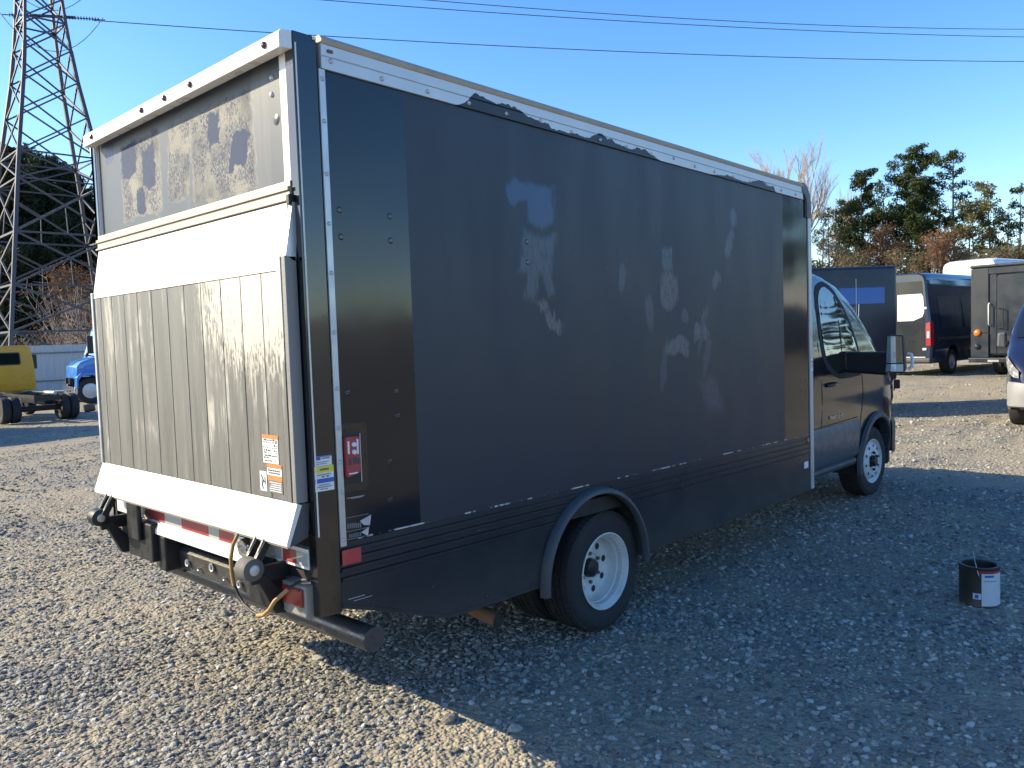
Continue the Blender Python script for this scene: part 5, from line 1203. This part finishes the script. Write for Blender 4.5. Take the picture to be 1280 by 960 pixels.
def pine(name, label, loc, h, crown, rad, mat, seed, lean=0, per=70, size=.16, top=.25, group=None, bark=None, dense=1.0, gap=.2):
    """crown = fraction of the height where foliage starts"""
    rg = np.random.default_rng(seed); t = thing(name, label, 'tree', loc, 0, group)
    tr = MB(); r0_ = h * .013; tip = Vector((lean, lean * .3, h))
    ax = lambda k: Vector((lean * k + .12 * math.sin(k * 5 + seed), lean * .3 * k + .1 * math.sin(k * 4 + seed * 2), h * k))
    tr.tube([ax(k / 8) for k in range(9)], [r0_ * (1 - .88 * k / 8) for k in range(9)], 7)
    clumps = []; z = crown; nb = int(h * 2.0 * dense)
    for i in range(nb):
        k = crown + (1 - crown) * (i + rg.uniform(0, 1)) / nb
        if rg.random() < gap: continue
        f = (k - crown) / (1 - crown)
        R = rad * (.45 + .55 * math.sin(min(1, f / .45) * math.pi / 2)) * (1 if f < .45 else 1 - (1 - top) * ((f - .45) / .55) ** 1.4) * rg.uniform(.55, 1.15)
        a = rg.uniform(0, 6.283); b0 = ax(k); e = b0 + Vector((math.cos(a) * R, math.sin(a) * R, R * rg.uniform(.05, .65)))
        tr.tube([b0, b0.lerp(e, .5) + Vector((0, 0, -.04 * R)), e], [r0_ * .35 * (1 - k * .6), r0_ * .22 * (1 - k * .6), .012], 4, False)
        for q in (.45, .72, 1.0):
            if R > rad * .3 or q == 1.0:
                c = b0.lerp(e, q); clumps.append(((c.x, c.y, c.z + .1), max(.28, R * (.34 if q < 1 else .30) * rg.uniform(.7, 1.2))))
    clumps.append((tuple(ax(.985)), rad * top * .8))
    for i in range(int(nb * .35 * dense)):
        c = ax(crown + (1 - crown) * rg.uniform(.25, .95)); clumps.append(((c.x + rg.normal() * rad * .3, c.y + rg.normal() * rad * .3, c.z), rad * rg.uniform(.2, .34)))
    tr.build('trunk', bark or BARK, t, smooth=50, fix=False)
    tri_obj('crown', leaves(clumps, rg, per * 5, size, .85), mat, t); return t
def bare(name, label, loc, h, spread, mat, seed, leaf=None, levels=5, per=0, group=None, fork=.3, lsize=.12, thin=1.0):
    rg = random.Random(seed); t = thing(name, label, 'tree', loc, 0, group); tr = MB(); tips = []
    def grow(p, d, l, r, lev):
        e = p + d * l; mid = p.lerp(e, .5) + Vector((rg.uniform(-1, 1), rg.uniform(-1, 1), rg.uniform(-.3, .6))) * l * .06
        tr.tube([p, mid, e], [r, r * .8, r * .58], 5 if lev < 2 else 3, False)
        if lev >= levels: tips.append(e); return
        for i in range(3 if lev < 4 else 2 + (rg.random() < .6)):
            a = rg.uniform(0, 6.283); s_ = spread * rg.uniform(.5, 1.2)
            nd = (d + Vector((math.cos(a) * s_, math.sin(a) * s_, rg.uniform(.0, .35)))).normalized()
            grow(p.lerp(e, rg.uniform(.45, 1.0) if i else 1.0), nd, l * rg.uniform(.58, .80), r * .56, lev + 1)
    grow(Vector((0, 0, 0)), Vector((rg.uniform(-.05, .05), rg.uniform(-.05, .05), 1)), h * fork, h * .012 * thin, 0)
    k = h / max(p.z for p in tips)
    tr.v = [(x * k, y * k, z * k) for x, y, z in tr.v]; tips = [p * k for p in tips]
    tr.build('trunk', mat, t, fix=False)
    if leaf:
        g = np.random.default_rng(seed); tri_obj('crown', leaves([((p.x, p.y, p.z), .55) for p in tips], g, per, lsize, .9), leaf, t)
    return t
def at_px(u, d):     # ground position under image column u at horizontal distance d (dev: bearing only)
    b = YAW - math.atan((u - 640) / 1006.8); return CAM.x + d * math.cos(b), CAM.y + d * math.sin(b)
def grnd(u, d, dz=0): x, y = at_px(u, d); return (x, y, base_z(x, y) + dz - .1)

def right_trees():
    G = 'trees beyond the parked vans'
    bare('bare_tree', 'tall bare pale-twigged tree rising behind the truck front corner', grnd(984, 64), 16.6, .34, BARK_P, 3, levels=8, fork=.22, group=G, thin=1.5)
    bare('bare_tree', 'slim bare tree between the olive tree and the dark pine', grnd(1062, 72), 13.6, .28, BARK_P, 9, levels=7, fork=.26, group=G, thin=1.1)
    pine('mixed_tree', 'broad olive and tan tree at the left of the right-hand tree line', grnd(1040, 64), 10.6, .16, 2.3, PINE_Y, 12, per=60, size=.14, group=G, gap=.3)
    pine('pine_tree', 'mid-height dark pine between the olive tree and the rounded pine', grnd(1060, 69), 11.6, .2, 1.6, PINE_G, 31, per=90, size=.14, dense=1.3, gap=.1, top=.5, group=G)
    pine('pine_tree', 'mid-height dark pine between the rust-brown tree and the tallest pine', grnd(1127, 70), 11.0, .25, 1.6, PINE_G, 33, per=80, size=.14, dense=1.3, gap=.15, top=.5, group=G)
    pine('pine_tree', 'mid-height pine between the tallest and the slender pine', grnd(1174, 71), 11.2, .25, 1.5, PINE_G, 35, per=70, size=.14, dense=1.2, gap=.2, top=.5, group=G)
    bare('oak_tree', 'tan-leaved tree growing through the olive tree', grnd(1034, 62), 10.4, .42, BARK_P, 13, TAN, 6, 20, G, .24, .11)
    pine('pine_tree', 'dense dark pine with a rounded top left of the rust-leaved tree', grnd(1080, 66), 13.2, .20, 1.8, PINE_G, 14, per=120, size=.14, dense=1.5, gap=.08, top=.5, group=G)
    pine('pine_tree', 'small dark pine top leaning right beside the rounded pine', grnd(1108, 70), 12.9, .40, 1.5, PINE_G, 15, per=50, size=.14, top=.6, group=G)
    bare('oak_tree', 'rust-brown leaved tree between the two big pines', grnd(1108, 63), 9.0, .30, BARK, 16, RUSTY, 6, 22, G, .24, .11)
    pine('pine_tree', 'tallest pine with a full green crown in the middle of the right-hand trees', grnd(1148, 66), 14.4, .40, 1.9, PINE_G, 18, per=120, size=.14, dense=1.5, gap=.08, top=.5, group=G)
    pine('pine_tree', 'slender pine with separate tufted branches and thin straight trunk', grnd(1195, 68), 14.1, .40, 1.4, PINE_G, 21, per=75, size=.14, gap=.35, top=.55, group=G)
    pine('pine_tree', 'shorter yellowish pine with a crooked leaning trunk', grnd(1216, 62), 9.4, .60, 1.7, PINE_Y, 23, lean=1.0, per=55, size=.14, gap=.3, top=.7, group=G)
    pine('pine_tree', 'open-crowned pine at the right edge leaning right', grnd(1240, 64), 10.9, .45, 1.9, PINE_Y, 27, lean=1.1, per=60, size=.14, gap=.4, top=.35, group=G)
    pine('pine_tree', 'sparse pine cut off by the right edge of the photo', grnd(1274, 66), 10.6, .3, 1.9, PINE_G, 29, per=55, size=.14, gap=.4, group=G)
    for i, (u, d, h, lab, lf) in enumerate([(1022, 60, 7, 'low tan-leaved sapling left of the olive tree', TAN), (1058, 61, 8.5, 'tan-leaved sapling in front of the olive tree', TAN), (1128, 60, 8, 'thin tan sapling right of the rust-brown tree', TAN), (1172, 59, 9.0, 'reddish-brown sapling right of the tallest pine', RUSTY),
                                        (1208, 60, 7.5, 'tan sapling right of the slender pine', TAN), (1238, 58, 7.0, 'tan sapling below the open-crowned pine', TAN), (1268, 60, 7.5, 'tan sapling near the right edge', TAN)]):
        bare('sapling', lab, grnd(u, d), h * .85, .34, BARK, 40 + i, lf, 6, 5, G, .25, .10)
    nth = ['first', 'second', 'third', 'fourth', 'fifth', 'sixth', 'seventh', 'eighth', 'ninth', 'tenth']
    for i, (u, d, h) in enumerate([(1030, 70, 9.5), (1070, 74, 10), (1092, 72, 9.5), (1122, 71, 9.5), (1138, 73, 10.5), (1163, 72, 10.5), (1181, 70, 9), (1211, 72, 9.5), (1231, 70, 9), (1262, 69, 9)]):
        pine('pine_tree', 'thin sparse pine in the back row at right, %s from the left' % nth[i], grnd(u, d), h * 1.1, .2, 1.4, PINE_G if i % 2 else PINE_Y, 60 + i, per=45, size=.15, gap=.3, group='back row pines at right', bark=BARK_D)
right_trees()
def brush(name, label, us, d0, d1, h0, h1, n, mats, seed, per=1):
    rg = random.Random(seed); tw = MB()
    g = np.random.default_rng(seed); cl = []
    for i in range(n):
        u = rg.uniform(*us); d = rg.uniform(d0, d1); x, y, z = grnd(u, d); h = rg.uniform(h0, h1)
        for k in range(5):
            a = rg.uniform(0, 6.28); l = rg.uniform(.15, .5) * h
            p = Vector((x, y, z)); m_ = p + Vector((math.cos(a) * l * .4, math.sin(a) * l * .4, h * .6)); e = p + Vector((math.cos(a) * l, math.sin(a) * l, h * rg.uniform(.8, 1.1)))
            tw.tube([p, m_, e], [.045, .03, .012], 3, False)
            for j in range(3):
                f = m_.lerp(e, rg.uniform(0, 1)) ; tw.tube([f, f + Vector((rg.uniform(-1, 1), rg.uniform(-1, 1), rg.uniform(0, 1))) * h * .2], [.018, .008], 3, False)
            cl.append(((e.x, e.y, e.z - .2), rg.uniform(.35, .8)))
    o = tw.build(name, mats[0], fix=False); tag(o, label, 'brush', kind='stuff')
    l = tri_obj('foliage', leaves(cl, g, per * 60, .13, .9), mats[1], o); return o
brush('undergrowth', 'tangled brown undergrowth below the right-hand trees', (1000, 1320), 56, 72, 1.6, 4.2, 240, (BARK, TAN), 5, .5)
brush('undergrowth', 'low bare tan brush below the tower behind the fence', (-60, 78), 58, 70, 1.5, 3.2, 90, (BARK_P, TAN), 6, .2)
brush('undergrowth', 'tall bare reddish brush between the tower and the liftgate edge', (78, 240), 58, 70, 3.0, 7.0, 90, (BARK_P, RUSTY), 8, .25)

def left_trees():
    G = 'dark pines behind the tower'
    labs = ['dark pine at the left edge behind the tower', 'dark pine just right of the left edge behind the tower leg', 'dark pine with a pointed top seen through the tower middle', 'dark pine in the gap between the tower legs',
            'dark pine seen through the right half of the tower', 'dark pine beside the right tower leg', 'dark pine next to the liftgate edge', 'dark pine mostly hidden by the truck']
    for i, (u, d, h) in enumerate([(-8, 84, 20.0), (14, 90, 21.0), (34, 82, 18.5), (52, 88, 20.5), (72, 84, 19.2), (92, 88, 19.0), (112, 84, 16.8), (150, 86, 16.0)]):
        pine('pine_tree', labs[i], grnd(u, d), h, .04, 3.4, PINE_D, 80 + i, per=60, size=.22, dense=1.7, gap=.05, top=.3, group=G, bark=BARK_D)
    for i, (u, d, h) in enumerate([(-30, 94, 17), (3, 98, 18), (28, 99, 17), (62, 97, 18), (85, 99, 17), (105, 96, 16), (128, 98, 15)]):
        pine('pine_tree', 'dark pine in the rear rank behind the tower, %s from the left' % ['first', 'second', 'third', 'fourth', 'fifth', 'sixth', 'seventh'][i], grnd(u, d), h, .01, 4.2, PINE_D, 100 + i, per=50, size=.24, dense=1.4, gap=.02, top=.35, group='rear rank of dark pines', bark=BARK_D)
    bare('oak_tree', 'reddish thin tree beside the liftgate edge above the blue truck', grnd(118, 66), 8.5, .4, BARK, 7, RUSTY, 5, 24, None, .28)
left_trees()
def reflected_trees():
    # the wood behind the viewer that the dark side mirrors
    src = [o for o in C.objects if o.parent is None and o.name.startswith('pine_tree')][:6]
    rg = random.Random(4)
    for i in range(16):
        c = copy_tree(src[i % 6]); x = -60 + i * 15.0; c.location = (x, -112 + rg.uniform(-8, 6), -.2); c.rotation_euler.z = rg.uniform(0, 6); s_ = rg.uniform(.75, 1.0); c.scale = (s_ * 3.2, s_ * 3.2, s_ * .62)
        tag(c, 'pine in the wood behind the viewer, only mirrored in the truck side', 'tree', 'wood behind the viewer')
reflected_trees()
def right_row():
    # the tree line goes on out of frame to the right; the cab door and window mirror it
    src = [o for o in C.objects if o.parent is None and o.name.startswith('pine_tree')][:8]; rg = random.Random(9)
    for i in range(18):
        b = math.radians(5.5 - i * 2.4); d = 64 + rg.uniform(-4, 6); c = copy_tree(src[i % 8]); x, y = CAM.x + d * math.cos(b), CAM.y + d * math.sin(b)
        c.location = (x, y, base_z(x, y) - .1); c.rotation_euler.z = rg.uniform(0, 6); s_ = rg.uniform(.85, 1.1); c.scale = (s_ * 1.4, s_ * 1.4, s_)
        tag(c, 'pine of the tree line beyond the right edge, only mirrored in the cab', 'tree', 'tree line beyond the right edge')
right_row()

# ------------------------------------------------------------------ tidy: one object per piece, tiny fittings joined
SPLIT = ('frame_rails', 'lift_mount', 'door_frame', 'bumper_bracket', 'fuel_tank', 'skirt', 'door_surround', 'lower_corner', 'rub_rail', 'sleeper_window', 'frame_rail', 'landing_leg', 'roller_arm')
SMALL = ('bolt_washers', 'rivets', 'control_print', 'bolt_heads', 'small_print', 'scratches', 'push_buttons', 'lug_nuts', 'vent_holes', 'screw_holes', 'plate_bosses', 'decal_letters', 'decal_remnant',
         'tread_blocks', 'figure_print', 'label_print', 'blue_band', 'arm_edge', 'door_seams', 'capacity_sticker', 'insulator', 'hood_mirror', 'foliage')
def islands(me):
    par = list(range(len(me.vertices)))
    def find(a):
        while par[a] != a: par[a] = par[par[a]]; a = par[a]
        return a
    for e in me.edges:
        a, b = find(e.vertices[0]), find(e.vertices[1])
        if a != b: par[a] = b
    g = {}
    for p in me.polygons: g.setdefault(find(p.vertices[0]), []).append(tuple(p.vertices))
    return list(g.values())
for o in list(C.objects):
    if o.type != 'MESH': continue
    base = o.name.split('.')[0]
    if base in SMALL: o['kind'] = 'stuff'
    elif base in SPLIT:
        gs = islands(o.data)
        if len(gs) < 2: continue
        src = o.data; co = [v.co.copy() for v in src.vertices]; sm = [p.use_smooth for p in src.polygons]
        for k, fs in enumerate(gs):
            ids = sorted({i for f in fs for i in f}); mp = {i: n for n, i in enumerate(ids)}
            me = bpy.data.meshes.new(base); me.from_pydata([co[i] for i in ids], [], [tuple(mp[i] for i in f) for f in fs]); me.update()
            for m_ in src.materials: me.materials.append(m_)
            if sm[0]: me.shade_smooth(); me.set_sharp_from_angle(angle=math.radians(40))
            if k == 0: o.data = me
            else:
                c = o.copy(); c.data = me; C.objects.link(c)
